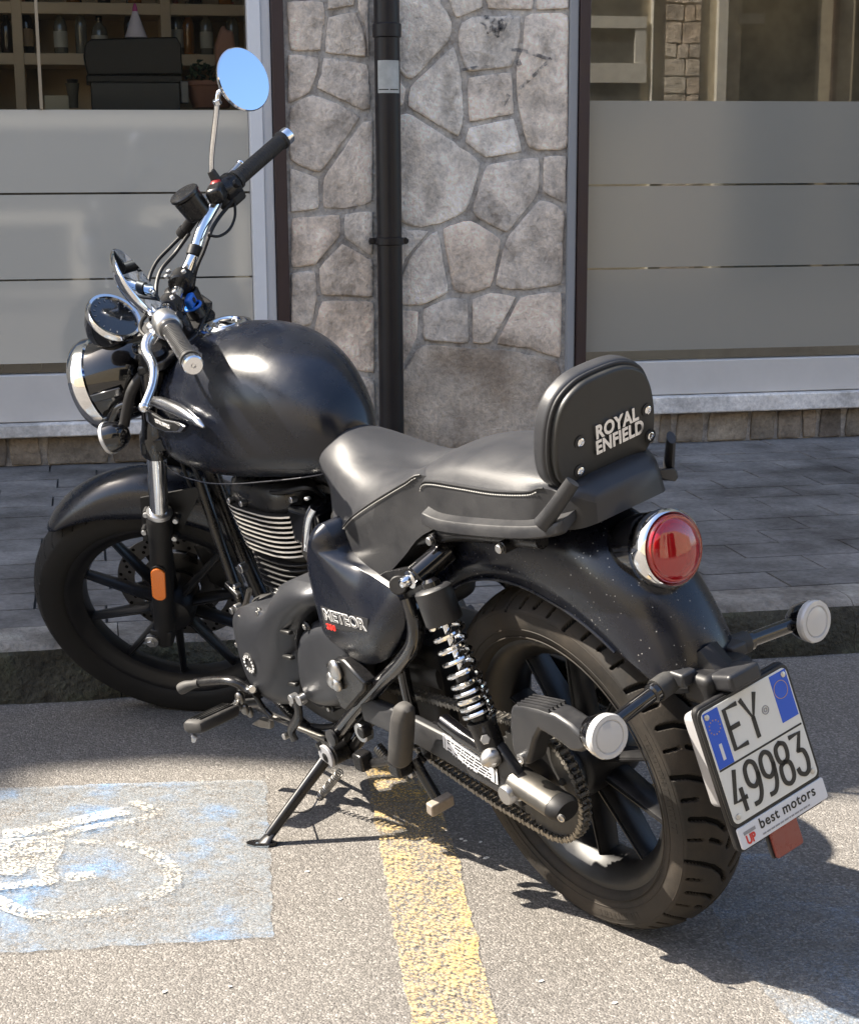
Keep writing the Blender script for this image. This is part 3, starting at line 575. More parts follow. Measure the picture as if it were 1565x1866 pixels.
BT = [(-.235, 1, .26, .036, 'dark', 1, 1, 'dark bottle with red neck and amber label left of the party hat'), (-.33, 1, .22, .03, 'dark', 0, 0, 'plain dark bottle left of the amber labelled bottle'), (-.42, 1, .29, .033, 'clear', 0, 2, 'tall pale bottle at the left shelf upright'),
 (-.07, 1, .24, .034, 'clear', 0, 2, 'clear bottle with dark cap next to the amber labelled bottle'), (.03, 1, .26, .03, 'clear', 0, 0, 'slim clear bottle in the middle of the shelf'), (.12, 1, .2, .04, 'clear', 0, 2, 'squat clear bottle left of the party hat'),
 (.27, 1, .27, .03, 'dark', 0, 0, 'dark bottle hidden partly by the party hat'), (.50, 1, .27, .036, 'clear', 1, 2, 'pale bottle right of the party hat'), (.56, 1, .26, .03, 'amber', 0, 0, 'brown bottle right of the party hat'), (.65, 1, .25, .033, 'clear', 0, 2, 'pale bottle near the right upright'),
 (.78, 1, .26, .034, 'clear', 1, 0, 'clear bottle close to the right shelf end'), (.98, 1, .28, .034, 'green', 0, 2, 'green bottle at the right end of the shelf'), (-.60, 1, .25, .036, 'amber', 0, 1, 'amber bottle left of the glass joint'), (-.72, 1, .24, .034, 'dark', 1, 2, 'dark bottle with pale label far left'),
 (-.55, 0, .22, .036, 'clear', 0, 2, 'pale bottle low at the far left'), (-.66, 0, .20, .04, 'green', 0, 1, 'green bottle low at the far left'), (-.46, 0, .2, .03, 'dark', 1, 0, 'dark bottle low beside the glass joint'),
 (-.2, 2, .25, .035, 'dark', 0, 1, 'dark bottle on the top shelf left'), (.0, 2, .25, .035, 'amber', 0, 1, 'amber bottle on the top shelf'), (.15, 2, .25, .033, 'dark', 1, 2, 'dark bottle on the top shelf centre'), (.3, 2, .25, .035, 'amber', 0, 1, 'brown bottle on the top shelf'), (.6, 2, .25, .035, 'dark', 1, 2, 'dark bottle on the top shelf right'), (.75, 2, .25, .035, 'amber', 0, 2, 'amber bottle on the top shelf right')]
for s, lv_, h, r_, c_, cp_, lb_, tx in BT: bottle(s, zs[lv_], h, r_, c_, cp_, lb_, tx)
# till, party hat, pots on the window counter
CZ = 1.365
def at(x, y, n): return Vector(WPX(x, y, n))
tillm = plain('till_grey', (.045, .05, .052), .45); tillk = plain('till_black', (.008, .009, .010), .35)
till = empty('cash_register', wp(.45, 7.45, CZ)); top(till, 'dark grey cash register on the counter inside the left window', 'cash register')
def wq(x, y, n): s, n_, z = WPX(x, y, n); return wp(s, n_, z)
def pxbox(e, x0, y0, x1, y1, n0, n1, name, mt, bevel=.004):
    a = WPX(x0, y1, n0); b = WPX(x1, y0, n0); return child(e, wbox(a[0], b[0], n0, n1, a[2], b[2]), name, mt, bevel=bevel)
pxbox(till, 168, 150, 327, 205, 7.30, 7.62, 'till_base', tillm); pxbox(till, 158, 137, 332, 149, 7.34, 7.60, 'till_tray', tillk)
a = [WPX(x, y, 7.35) for x, y in ((160, 136), (152, 100), (155, 80), (165, 70), (322, 66), (330, 80), (333, 134))]
child(till, MB().prism([wp(*q) for q in a], NN*.20), 'till_screen', tillk, bevel=.006)
pxbox(till, 330, 147, 343, 187, 7.33, 7.40, 'card_reader', plain('card_reader', (.25, .25, .24), .5))
hat = empty('party_hat', wq(248, 68, 7.42)); top(hat, 'white paper cone hat with pink tip standing on the cash register', 'party hat')
a = wq(248, 68, 7.42); b = wq(246, 18, 7.42); hz = (b-a).length
child(hat, MB().lathe([(.046, 0), (.009, hz)], a, (0, 0, 1), 28, cap=False), 'cone', plain('hat_paper', (.62, .58, .64), .7)); child(hat, MB().lathe([(.011, hz-.004), (.009, hz+.012), (.004, hz+.026), (.001, hz+.028)], a, (0, 0, 1), 14), 'tip', plain('hat_tip', (.45, .07, .25), .6))
bx = empty('cream_box', wq(104, 200, 7.35)); top(bx, 'small cream box on the counter left of the cash register', 'box'); pxbox(bx, 82, 173, 125, 203, 7.35, 7.45, 'box_body', plain('cream_card', (.50, .47, .36), .7))
terra = plain('terracotta', (.34, .17, .12), .8, bump=(40, .5, 3, .004))
pot = empty('terracotta_pot', wq(385, 195, 7.42)); top(pot, 'pinkish terracotta pot behind the right mirror inside the window', 'flower pot')
a = wq(385, 196, 7.42); child(pot, MB().lathe([(.075, 0), (.105, .085), (.112, .088), (.112, .105), (.095, .105), (.09, .09)], a, (0, 0, 1), 24), 'pot_body', terra)
mb = MB(); random.seed(9)
for k in range(60):
    c = a+Vector((random.uniform(-.10, .10), random.uniform(-.10, .10), random.uniform(.10, .18))); d = Vector((random.uniform(-1, 1), random.uniform(-1, 1), random.uniform(.2, 1))).normalized(); mb.tube([c, c+d*.03], .006, 5, n=1, rad=(.009, .001))
child(pot, mb, 'leaves', plain('pot_leaves', (.03, .06, .03), .7), kind='stuff')
sc_ = empty('salt_lamp', wq(408, 130, 7.50)); top(sc_, 'pointed pink stone ornament beside the terracotta pot', 'ornament')
pk = [wp(*WPX(x, y, 7.5)) for x, y in ((394, 130), (393, 80), (400, 60), (406, 43), (415, 55), (425, 54), (430, 90), (428, 130))]
child(sc_, MB().prism(pk, NN*.08), 'stone', plain('pink_stone', (.46, .25, .18), .7, bump=(30, .8, 4, .006)), bevel=.012)
cu_ = empty('coffee_cup', wq(134, 196, 7.6)); top(cu_, 'small glass cup between the cream box and the cash register', 'cup'); a = cu_.location.copy(); child(cu_, MB().lathe([(.02, 0), (.022, .05), (.03, .10)], a, (0, 0, 1), 16), 'cup_body', bcol['clear'])
child(cu_, MB().lathe([(.022, .10), (.024, .115), (.001, .118)], a, (0, 0, 1), 16), 'lid', tillk)
# glass joint strip of the left window
BP(wbox(-.145, -.133, 6.955, 6.99, 1.514, 3.3), 'glass_joint', plain('joint_strip', (.30, .24, .16), .5))
# ---------------- the building on the other side of the street (seen only in reflections)
opp = empty('opposite_building', wp(1, -4.2, 0)); top(opp, 'sunlit building across the street reflected in the shop windows', 'building')
def OB(s0, s1, n0, n1, z0, z1, name, mt, **k): return child(opp, wbox(s0, s1, n0, n1, z0, z1), name, mt, **k)
cream_w = plain('cream_frame', (.85, .82, .74), .6); dkglass = plain('dark_shutter', (.10, .10, .095), .5); ren = plain('cream_render', (.62, .55, .42), .85, var=(.8, 1, (.58, .50, .36)))
OB(-30, 30, -9, -4.3, -.02, 5.5, 'wall', ren)
OB(-30, 30, -4.3, -3.2, -.01, .13, 'far_pavement', slab_m)
def mx(x, y): s, n, z = WPX(x, y, 18.2); return s, z     # mirror image of the far facade in the window plane (n = 7)
def orect(x0, y0, x1, y1, d, name, mt, dn=.0):
    a = mx(x0, y1); b = mx(x1, y0); OB(a[0], b[0], -4.3, -4.3+d, max(a[1], .14), b[1], name, mt)
orect(1075, -300, 1176, 200, .03, 'dark_window_panel', dkglass)
orect(1176, -300, 1196, 520, .09, 'window_frame', cream_w); orect(1060, 30, 1176, 50, .08, 'window_frame', cream_w); orect(1060, 115, 1176, 150, .08, 'window_frame', cream_w); orect(1155, 50, 1176, 115, .07, 'window_frame', cream_w)
orect(1292, -300, 1335, 520, .08, 'window_frame', cream_w); orect(1337, -300, 1505, 520, .02, 'dark_door', tillk); orect(1537, -300, 1900, 520, .02, 'dark_door', tillk); orect(1505, -300, 1535, 520, .07, 'brown_frame', brown); orect(1345, 24, 1392, 42, .06, 'door_pull', alu)
random.seed(31); a = mx(1197, 520); b = mx(1291, -300); z = .15; OB(a[0], b[0], -4.3, -4.285, .14, b[1], 'pier', mortar)
while z < 3.4:
    h_ = random.uniform(.14, .24); s = a[0]+.02
    while s < b[0]-.05:
        w_ = min(random.uniform(.12, .26), b[0]-.02-s); ry = random.uniform(-.02, .02)
        child(opp, MB().prism([wp(s+.01, -4.285, z+.01+ry), wp(s+w_-.012, -4.285, z+.012), wp(s+w_-.01, -4.285, z+h_-.012), wp(s+w_*.5, -4.285, z+h_-.004), wp(s+.012, -4.285, z+h_-.012+ry)], NN*.03), 'pier_stone', pier_stone); s += w_
    z += h_
orect(-300, 203, 760, 640, .012, 'dark_window_panel', dkglass)  # dark backing added so the cream frames stand out when mirrored
for x0, y0, x1, y1 in ((-30, 205, 455, 232), (138, 405, 158, 620), (-30, 385, 155, 408), (266, 385, 290, 620), (266, 375, 448, 398), (432, 385, 452, 620), (-30, 598, 160, 612)): orect(x0, y0, x1, y1, .06, 'window_frame', cream_w)
orect(-300, -300, 760, 202, .06, 'dark_reflection_panel', tillk)  # added unseen black panel, keeps the reflection above the frosted film dark

# sprayed marks on the pier stones
def sprayed():
    m, t, n, l, b = node_mat('spray_paint'); g = N(t, 'ShaderNodeNewGeometry').outputs['Position']; a = N(t, 'ShaderNodeTexNoise', i_Scale=45., i_Detail=4.); l.new(g, a.inputs['Vector'])
    r_ = N(t, 'ShaderNodeMapRange'); l.new(a.outputs['Fac'], r_.inputs[0]); r_.inputs[1].default_value = .42; r_.inputs[2].default_value = .62; r_.inputs[4].default_value = .6; l.new(r_.outputs[0], b.inputs['Alpha'])
    b.inputs['Base Color'].default_value = (.03, .03, .035, 1); b.inputs['Roughness'].default_value = .8; return m
spray = sprayed()
for pts_, w_ in (([(905, 100), (925, 70), (930, 130), (950, 80), (960, 140), (985, 75), (975, 150), (1000, 90), (1030, 65)], .022), ([(1000, 203), (1075, 210), (1185, 245)], .014), ([(1190, 240), (1120, 310), (1060, 365)], .013), ([(990, 435), (1015, 390)], .018), ([(1045, 265), (1065, 255)], .025), ([(815, 290), (870, 280), (960, 272)], .012)):
    P_ = smooth_path([wp(PX(x, y)[0], 6.9215, PX(x, y)[1]) for x, y in pts_], 5); A_, B_ = [], []
    for i, p_ in enumerate(P_):
        t_ = (P_[min(i+1, len(P_)-1)]-P_[max(i-1, 0)]).normalized(); nr = t_.cross(NN).normalized()*w_/2; A_.append(p_+nr); B_.append(p_-nr)
    BP(MB().rings([[a, b] for a, b in zip(A_, B_)], cap=False, close=False), 'sprayed_mark', spray)

random.seed(12); mb = MB()
for c in ((0.435,0.018,0), (0.423,0.016,0), (0.401,-0.004,0), (0.33,0.038,0), (0.33,0.033,0), (0.332,0.36,0), (-0.127,0.272,0), (0.147,0.683,0), (0.473,0.342,0), (-0.252,0.226,0), (0.191,0.777,0)):
    c = Vector(c); P_ = [c+Vector((cos(2*pi*k/6)*random.uniform(.002, .006), sin(2*pi*k/6)*random.uniform(.002, .006), .001)) for k in range(6)]; mb.prism(P_, (0, 0, .0012))
o = mb.obj('paint_flecks', plain('fleck_white', (.75, .73, .68), .7), None, flat=True, kind='stuff'); o['label'] = 'tiny white paint flecks scattered on the asphalt'; o['category'] = 'debris'

# =================================================================== MOTORCYCLE
LEAN = 0.24517
_C = Vector((0, 0, .06)); _Rm = Matrix.Rotation(-LEAN, 3, 'X')
moto = empty('motorcycle', _C-_Rm@_C, (-LEAN, 0, 0))
top(moto, 'matt black cruiser motorcycle leaning on its kickstand beside the kerb', 'motorcycle')
FR = .3315; RWR = .314; FX = 1.42785

def tyre(name, R, w, depth, cx, cz, nth, nv, lines, period, parent, rim_r, steer=False, gw=.0032):
    """tyre cross-section swept round, with real grooves; lines: polylines in (arc metres, across -1..1)"""
    hw = w/2; prof = []
    # cross section from left bead over the crown to the right bead
    na = nv
    side = [(-hw*.62, rim_r), (-hw*.80, rim_r+.004), (-hw*.93, rim_r+.016), (-hw*.995, rim_r+(R-rim_r)*.38), (-hw*1.0, rim_r+(R-rim_r)*.52), (-hw*.975, rim_r+(R-rim_r)*.64)]
    crown = []
    for k in range(na+1):
        t = -1+2*k/na; y = hw*.95*t; drop = (R-rim_r)*.30
        crown.append((y, R-drop*(abs(t)**2.25), t))
    pts = [(a, b, None) for a, b in side]+crown+[(-a, b, None) for a, b in side[::-1]]
    Y = np.array([p[0] for p in pts]); RR_ = np.array([p[1] for p in pts]); T = np.array([9. if p[2] is None else p[2] for p in pts])
    th = np.linspace(0, 2*pi, nth, endpoint=False); circ = 2*pi*R; npd = round(circ/period); per = circ/npd
    U = (th*R) % per
    dmin = np.full((nth, len(pts)), 9.)
    vv = T*hw*1.02
    for ln in lines:
        wl = ln[0]; q = ln[1]
        for (a, b), (c, d) in zip(q[:-1], q[1:]):
            for sh in (-per, 0, per):
                ax, ay, bx, by = a*per+sh, b*hw, c*per+sh, d*hw
                ux, uy = bx-ax, by-ay; L2 = ux*ux+uy*uy
                px = U[:, None]-ax; py = vv[None, :]-ay
                t = np.clip((px*ux+py*uy)/L2, 0, 1); dd = np.hypot(px-t*ux, py-t*uy)/wl
                dmin = np.minimum(dmin, dd)
    g = np.clip((gw*1.15-dmin)/(gw*.45), 0, 1)*(np.abs(T) <= 1.0)[None, :]
    r = RR_[None, :]-g*depth
    X = cx+r*np.cos(th)[:, None]; Z = cz+r*np.sin(th)[:, None]; YY = np.broadcast_to(Y[None, :], X.shape)
    vs_ = np.stack([X, YY, Z], -1).reshape(-1, 3); m = len(pts)
    i = np.arange(nth)[:, None]; j = np.arange(m-1)[None, :]; i2 = (i+1) % nth
    F = np.stack([i*m+j, i*m+j+1, i2*m+j+1, i2*m+j], -1).reshape(-1, 4)
    me = bpy.data.meshes.new(name); me.vertices.add(len(vs_)); me.vertices.foreach_set('co', vs_.ravel())
    me.loops.add(F.size); me.loops.foreach_set('vertex_index', F.ravel()); me.polygons.add(len(F))
    me.polygons.foreach_set('loop_start', np.arange(0, F.size, 4)); me.polygons.foreach_set('loop_total', np.full(len(F), 4))
    gm = (g[:, :-1]+g[:, 1:]+g[(np.arange(nth)+1) % nth][:, :-1]+g[(np.arange(nth)+1) % nth][:, 1:])/4
    me.materials.append(rubber if steer else rubber_r); me.materials.append(groove)
    me.polygons.foreach_set('material_index', (gm.ravel() > .6).astype(np.int32))
    me.update(calc_edges=True); me.validate()
    if steer: me.transform(STM)
    me.shade_smooth(); me.set_sharp_from_angle(angle=radians(50))
    o = bpy.data.objects.new(name, me); COL.objects.link(o); o.parent = parent; return o

# ---------------- rear wheel
rear = empty('rear_wheel'); rear.parent = moto
L1 = [(1, [(.02, -1.0), (.06, -.70), (.14, -.40), (.28, -.12), (.44, .04)]), (.75, [(.28, -.93), (.30, -.66)]), (1, [(.50, -.86), (.54, -.55), (.62, -.28), (.72, -.10)]), (.6, [(.74, -.95), (.76, -.68)]),
      (.85, [(.78, -.50), (.86, -.24)])]
L1 = L1+[(w_, [((a+.5) % 1 if False else a+.5, -b) for a, b in q]) for w_, q in L1]
tyre('tyre', .3145, .140, .0080, 0, RWR, 1300, 90, L1, .165, rear, .226, gw=.0046)
def rim(name, r_out, w, parent, cx, cz, steer=False):
    h = w/2; p = [(r_out+.003, -h), (r_out+.006, -h+.004), (r_out-.004, -h+.012), (r_out-.012, -h+.022), (r_out-.022, -h*.45), (r_out-.024, 0), (r_out-.022, h*.45), (r_out-.012, h-.022), (r_out-.004, h-.012), (r_out+.006, h-.004), (r_out+.003, h),
         (r_out-.008, h-.002), (r_out-.018, h-.016), (r_out-.034, h*.45), (r_out-.038, 0), (r_out-.034, -h*.45), (r_out-.018, -h+.016), (r_out-.008, -h+.002), (r_out+.003, -h)]
    return MB().lathe(p, (cx, 0, cz), (0, 1, 0), 96, cap=False).obj(name, wheel_m, parent, steer=steer, sharp=50)
rim('rim', .226, .104, rear, 0, RWR)
def spokes(n, ph, r0, r1, cx, cz, hw0, hw1, th, parent, steer=False, twin=False):
    for k in range(n):
        a = radians(ph)+2*pi*k/n; d = Vector((cos(a), 0, sin(a))); t = Vector((-sin(a), 0, cos(a))); c = Vector((cx, 0, cz)); mb = MB()
        def bar(off0, off1, w0, w1, sc=1, y=0):
            R = []
            for i in range(7):
                f = i/6; rr_ = r0+(r1-r0)*f; w_ = (w0+(w1-w0)*f)*(1+.5*max(0, f-.8)*5*.6); off = off0+(off1-off0)*f; hy = (hw0+(hw1-hw0)*f)*sc
                p = c+d*rr_+t*off
                R.append([p+t*(w_*cos(q))+Vector((0, hy*sin(q)+y, 0)) for q in [pi/8+2*pi*m/8 for m in range(8)]])
            mb.rings(R)
        bar(0, 0, th*1.1, th*.75); bar(.0, .0, th*.45, th*.35, 1.18)
        mb.obj('spoke', wheel_m, parent, steer=steer, sharp=30)
spokes(10, -88, .055, .196, 0, RWR, .026, .020, .0095, rear)
MB().lathe([(.02, -.075), (.05, -.07), (.058, -.05), (.06, .045), (.05, .062), (.03, .07)], (0, 0, RWR), (0, 1, 0), 40).obj('hub', wheel_m, rear, sharp=40)
# brake disc on the far side, sprocket and chain on the near side
MB().lathe([(.095, -.082), (.135, -.082), (.135, -.077), (.095, -.077), (.095, -.082)], (0, 0, RWR), (0, 1, 0), 60, cap=False).obj('brake_disc', steel, rear)
def sprocket(R, n, cx, cz, y, t, parent, holes=True, r_in=.055):
    mb = MB(); P = []
    for k in range(n*4):
        a = 2*pi*k/(n*4); r = R+(.004 if k % 4 == 0 else (.0 if k % 2 else -.005)); P.append((cx+r*cos(a), cz+r*sin(a)))
    O = [Vector((a, y, b)) for a, b in P]; I = [Vector((cx+r_in*cos(2*pi*k/(n*4)), y, cz+r_in*sin(2*pi*k/(n*4)))) for k in range(n*4)]; T = Vector((0, t, 0))
    mb.rings([O, [p+T for p in O], [p+T for p in I], I, O], cap=False)
    for k in range(5):
        a = 2*pi*k/5+.3; c = Vector((cx+.066*cos(a), y+t, cz+.066*sin(a))); mb.cyl(c, c+Vector((0, .007, 0)), .006, seg=6)
    return mb.obj('sprocket', sprk, parent, flat=False, sharp=25)
sprocket(.101, 42, 0, RWR, .107, .006, rear, r_in=.05)
MB().lathe([(.055, .06), (.062, .07), (.062, .107), (.045, .112), (.03, .113)], (0, 0, RWR), (0, 1, 0), 36).obj('sprocket_carrier', wheel_m, rear)
MB().cyl((0, -.15, RWR), (0, .155, RWR), .010).obj('axle', steel, rear)
# ---------------- chain: links as one run (each a few pixels)
def chain():
    y = .110; pts = []; rc = .1035; cx2, cz2, r2 = .50, .335, .034
    d = math.hypot(cx2, cz2-RWR); base = atan2(cz2-RWR, cx2); al = math.acos((rc-r2)/d)
    a0 = base+al; a1 = base-al+2*pi
    P = []
    for k in range(61): a = a0+(a1-a0)*k/60; P.append((rc*cos(a), RWR+rc*sin(a)))
    e = P[-1]; f = (cx2+r2*cos(base-al), cz2+r2*sin(base-al))
    for k in range(1, 30): t = k/30; P.append((e[0]+(f[0]-e[0])*t, e[1]+(f[1]-e[1])*t-.016*4*t*(1-t)))
    for k in range(21): a = base-al+(2*al)*k/20; P.append((cx2+r2*cos(a), cz2+r2*sin(a)))
    s_ = P[-1]; e2 = P[0]
    for k in range(1, 30): t = k/30; P.append((s_[0]+(e2[0]-s_[0])*t, s_[1]+(e2[1]-s_[1])*t))
    L = [0]
    for i in range(len(P)): a, b = P[i], P[(i+1) % len(P)]; L.append(L[-1]+math.hypot(a[0]-b[0], a[1]-b[1]))
    n = round(L[-1]/.0127); n += n % 2; pins = []; j = 0
    for k in range(n):
        t = L[-1]*k/n
        while L[j+1] < t: j += 1
        f = (t-L[j])/max(L[j+1]-L[j], 1e-9); a, b = P[j], P[(j+1) % len(P)]; pins.append(Vector((a[0]+(b[0]-a[0])*f, y, a[1]+(b[1]-a[1])*f)))
    e = empty('drive_chain'); e.parent = moto; pm = {}
    for k in range(n):
        a, b = pins[k], pins[(k+1) % n]; d = (b-a); t = d.normalized(); nr = Vector((-t.z, 0, t.x)); outer = k % 2
        mb = MB(); off = .0085 if outer else .0055
        for sgn in (-1, 1):
            o = Vector((0, sgn*off, 0)); th = Vector((0, .0016*sgn, 0)); Pg = []
            for c, s0 in ((a, -1), (b, 1)):
                for q in range(5):
                    an = -pi/2+pi*q/4; Pg.append(c+t*(s0*.0062*cos(an))+nr*(.0064*sin(an)*s0)+o)
            m_ = (a+b)/2; Pg2 = Pg[:5]+[m_+nr*.0040*(-1 if False else 1)*1*(+1)+o]+Pg[5:]+[m_-nr*.0040+o]
            mb.prism(Pg2 if True else Pg, th)
        mb.cyl(a-Vector((0, .0105, 0)), a+Vector((0, .0105, 0)), .0028 if not outer else .0045, seg=6)
        mb.obj('link', chain_m, e, flat=True)
chain()
def lettering(parent, cx, cz, r, y, arcs, h, steer=False):
    random.seed(17); mb = MB()
    for a0, a1 in arcs:
        a = radians(a0)
        while a < radians(a1):
            w_ = random.choice((.006, .008, .010))/r
            if random.random() < .85:
                d0 = Vector((cos(a), 0, sin(a))); d1 = Vector((cos(a+w_*.75), 0, sin(a+w_*.75))); c = Vector((cx, y, cz))
                P_ = [c+d0*r, c+d0*(r+h), c+d1*(r+h), c+d1*r]; k = random.randrange(3)
                mb.prism(P_, (0, .0012, 0)) if k else mb.prism([P_[0], P_[1], P_[1].lerp(P_[2], .35), P_[0].lerp(P_[3], .35)], (0, .0012, 0)).prism([P_[0].lerp(P_[1], .4), P_[0].lerp(P_[1], .6), P_[3].lerp(P_[2], .6), P_[3].lerp(P_[2], .4)], (0, .0012, 0))
            a += w_
    mb.obj('sidewall_lettering', rubber_r, parent, flat=True, kind='stuff', steer=steer)
lettering(rear, 0, RWR, .262, .0690, ((-120, -95), (-75, -40), (150, 185)), .012)
for k in range(3): MB().torus((0, .0675+.0008*(k == 1), RWR), (0, 1, 0), (.240, .254, .283)[k], .0012, 90, 6).obj('sidewall_rib', rubber_r, rear)
# ---------------- front wheel (steered)
fw = empty('front_wheel'); fw.parent = moto
L2 = [(1, [(.04, -.97), (.14, -.60), (.30, -.24), (.44, -.02)]), (.8, [(.42, -.92), (.52, -.50)]), (.8, [(.70, -.95), (.80, -.6), (.88, -.35)])]
L2 = L2+[(w_, [(a+.5, -b) for a, b in q]) for w_, q in L2]
tyre('tyre', .3315, .102, .005, FX, FR, 760, 50, L2, .13, fw, .248, steer=True, gw=.0026)
rim('rim', .248, .078, fw, FX, FR, True)
spokes(10, 4, .05, .222, FX, FR, .020, .014, .0088, fw, True)
MB().lathe([(.018, -.06), (.045, -.055), (.052, -.035), (.052, .03), (.045, .045), (.02, .055)], (FX, 0, FR), (0, 1, 0), 40).obj('hub', wheel_m, fw, steer=True)
def disc(R, r, y, cx, cz, parent, steer):
    mb = MB().lathe([(r, y), (R, y), (R, y-.004), (r, y-.004), (r, y)], (cx, 0, cz), (0, 1, 0), 72, cap=False)
    mb.lathe([(.045, y-.006), (r-.016, y-.006), (r-.016, y-.010), (.045, y-.010), (.045, y-.006)], (cx, 0, cz), (0, 1, 0), 48, cap=False)
    mb.obj('brake_disc', steel, parent, steer=steer)
    m2 = MB()
    for k in range(60):
        a = 2*pi*k/60; rr_ = r+.012+(k % 3)*.010; c = Vector((cx+rr_*cos(a), y+.0012, cz+rr_*sin(a))); m2.cyl(c, c+Vector((0, -.0065, 0)), .0042, seg=8)
    m2.obj('disc_hole', groove, parent, steer=steer, kind='stuff')
    for k in range(6):
        a = 2*pi*k/6+.2; d = Vector((cos(a), 0, sin(a))); t = Vector((-sin(a), 0, cos(a))); c = Vector((cx, y-.006, cz))
        MB().prism([c+d*(r-.035)-t*.02, c+d*(r+.004)-t*.008, c+d*(r+.004)+t*.008, c+d*(r-.035)+t*.02], (0, -.004, 0)).obj('disc_carrier_arm', blackm, parent, steer=steer, flat=True)
disc(.152, .112, -.058, FX, FR, fw, True)
# ---------------- fork
fork = empty('front_fork'); fork.parent = moto
AX = Vector((-.4384, 0, .8988))
def fleg(s):
    b = Vector((FX, .108*s, FR)); f = b+Vector((.012, 0, 0))
    base = Vector((1.425, .106*s, .335)) if True else f
    P = lambda h: base+AX*h
    lo = MB().lathe([(.012, -.035), (.021, -.028), (.0225, .0), (.0235, .04), (.024, .12), (.0255, .17), (.0245, .26), (.0275, .285), (.0285, .335), (.0265, .35), (.0235, .355)], base, AX, 28)
    lo.box(base+Vector((.004, 0, .0)), (.05, .040, .045), (AX.cross(Vector((0, 1, 0))), (0, 1, 0), AX))
    o = lo.obj('slider', satin if False else flatb, fork, steer=True, bevel=.004, sharp=45)
    MB().lathe([(.0285, .352), (.029, .356), (.027, .361), (.021, .362)], base, AX, 28).obj('dust_seal_ring', alu, fork, steer=True)
    MB().cyl(P(.35), P(.60), .0205, seg=28).obj('stanchion', chrome, fork, steer=True)
    MB().lathe([(.022, .515), (.031, .519), (.033, .535), (.033, .565), (.029, .572), (.027, .60), (.027, .73), (.0255, .735)], base, AX, 28).obj('fork_cover', gloss, fork, steer=True)
    MB().lathe([(.024, .735), (.027, .74), (.027, .775), (.02, .782)], base, AX, 24).obj('fork_cap', blackm, fork, steer=True)
    # axle clamp bolt
    c = b+Vector((.022, .022*s, .006))
    if s > 0: MB().cyl(c-Vector((0, .01, 0)), c+Vector((0, .004, 0)), .0155, seg=24, bev=.001).cyl(c, c+Vector((0, .012, 0)), .0095, seg=6, bev=.001).obj('axle_bolt', alu, fork, steer=True)
    # fender bracket lugs with bolts
    for h, xx in ((.30, .036), (.345, -.040), (.295, -.036), (.35, .03)):
        q = P(h)+AX.cross(Vector((0, 1, 0)))*xx*-1*.92
        MB().cyl(q-Vector((0, .012, 0)), q+Vector((0, .006*1, 0)), .009, seg=12, bev=.001).obj('bracket_lug', flatb, fork, steer=True)
        if s > 0: MB().cyl(q+Vector((0, .005, 0)), q+Vector((0, .011, 0)), .0065, seg=12, bev=.001).obj('bracket_bolt', alu, fork, steer=True)
fleg(1); fleg(-1)
# amber reflector on the left slider
ctr = (Vector((1.322,0.125,0.552))+Vector((1.366,0.125,0.47)))/2
rp = []
for k in range(24):
    a = 2*pi*k/24; q = AX*(.016*sin(a)+(.030 if sin(a) > 0 else -.030))+AX.cross(Vector((0, 1, 0)))*(.016*cos(a)); rp.append(q)
cc = Vector((1.425, .106, .335))+AX*.175+Vector((0, .024, 0))
MB().prism([cc+q*1.1 for q in rp], (0, .004, 0)).obj('reflector_base', flatb, fork, steer=True, bevel=.001)
MB().prism([cc+q+Vector((0, .0035, 0)) for q in rp], (0, .006, 0)).obj('reflector', amber, fork, steer=True, bevel=.002, label='orange oblong reflector')
# triple clamps, stem
def clampP(h): return Vector((1.425, 0, .335))+AX*h
lc = clampP(.545)-Vector((.03, 0, .008))
MB().prism([lc+Vector((a, b, 0)) for a, b in ((.062, -.135), (.062, .135), (.0, .14), (-.06, .06), (-.06, -.06), (.0, -.14))], AX*.034).obj('lower_clamp', blackm, fork, steer=True, bevel=.005)
uc = clampP(.742)-Vector((.03, 0, .008))
MB().prism([uc+Vector((a, b, 0)) for a, b in ((.062, -.13), (.062, .13), (.0, .135), (-.06, .06), (-.06, -.06), (.0, -.135))], AX*.022).obj('upper_clamp', blackm, fork, steer=True, bevel=.005)
MB().cyl(clampP(.50)+Vector((-.055, 0, -.03)), clampP(.79)+Vector((-.055, 0, -.03)), .027, seg=24).obj('head_tube', blackm, moto, steer=False)
MB().cyl(clampP(.765)+Vector((-.055, 0, -.03)), clampP(.78)+Vector((-.055, 0, -.03)), .018, seg=6, bev=.001).obj('stem_nut', chrome, fork, steer=True)
# ---------------- front mudguard
def fender(name, cx, cz, th0, th1, Rc, Rs, hw, mat_, nt_=48, ns=22, skew=0, skew1=0, steer=False, pw=.72, parent=moto):
    R = []
    for i in range(nt_+1):
        t = i/nt_; row = []
        for j in range(ns+1):
            s_ = -1+2*j/ns; a0 = th0+skew*abs(s_)**1.6; a1 = th1-skew1*abs(s_)**1.6; th = radians(a0+(a1-a0)*t)
            rc = Rc(t); rs = Rs(t); ph = s_*pi/2; y = hw(t)*math.copysign(abs(sin(ph))**.9, ph); r = rs+(rc-rs)*max(cos(ph), 0)**pw
            row.append(Vector((cx+r*cos(th), y, cz+r*sin(th))))
        R.append(row)
    mb = MB().rings(R, cap=False, close=False)
    return mb.obj(name, mat_, parent, steer=steer, solid=.003, sharp=60)
fm = fender('front_mudguard', FX, FR, 62, 168, lambda t: .348+.036*min(1, t*2.6)**.8, lambda t: .334-.030*min(1, t*3), lambda t: .068-.012*abs(t-.45), satin, skew=6, skew1=8, steer=True, pw=.8)
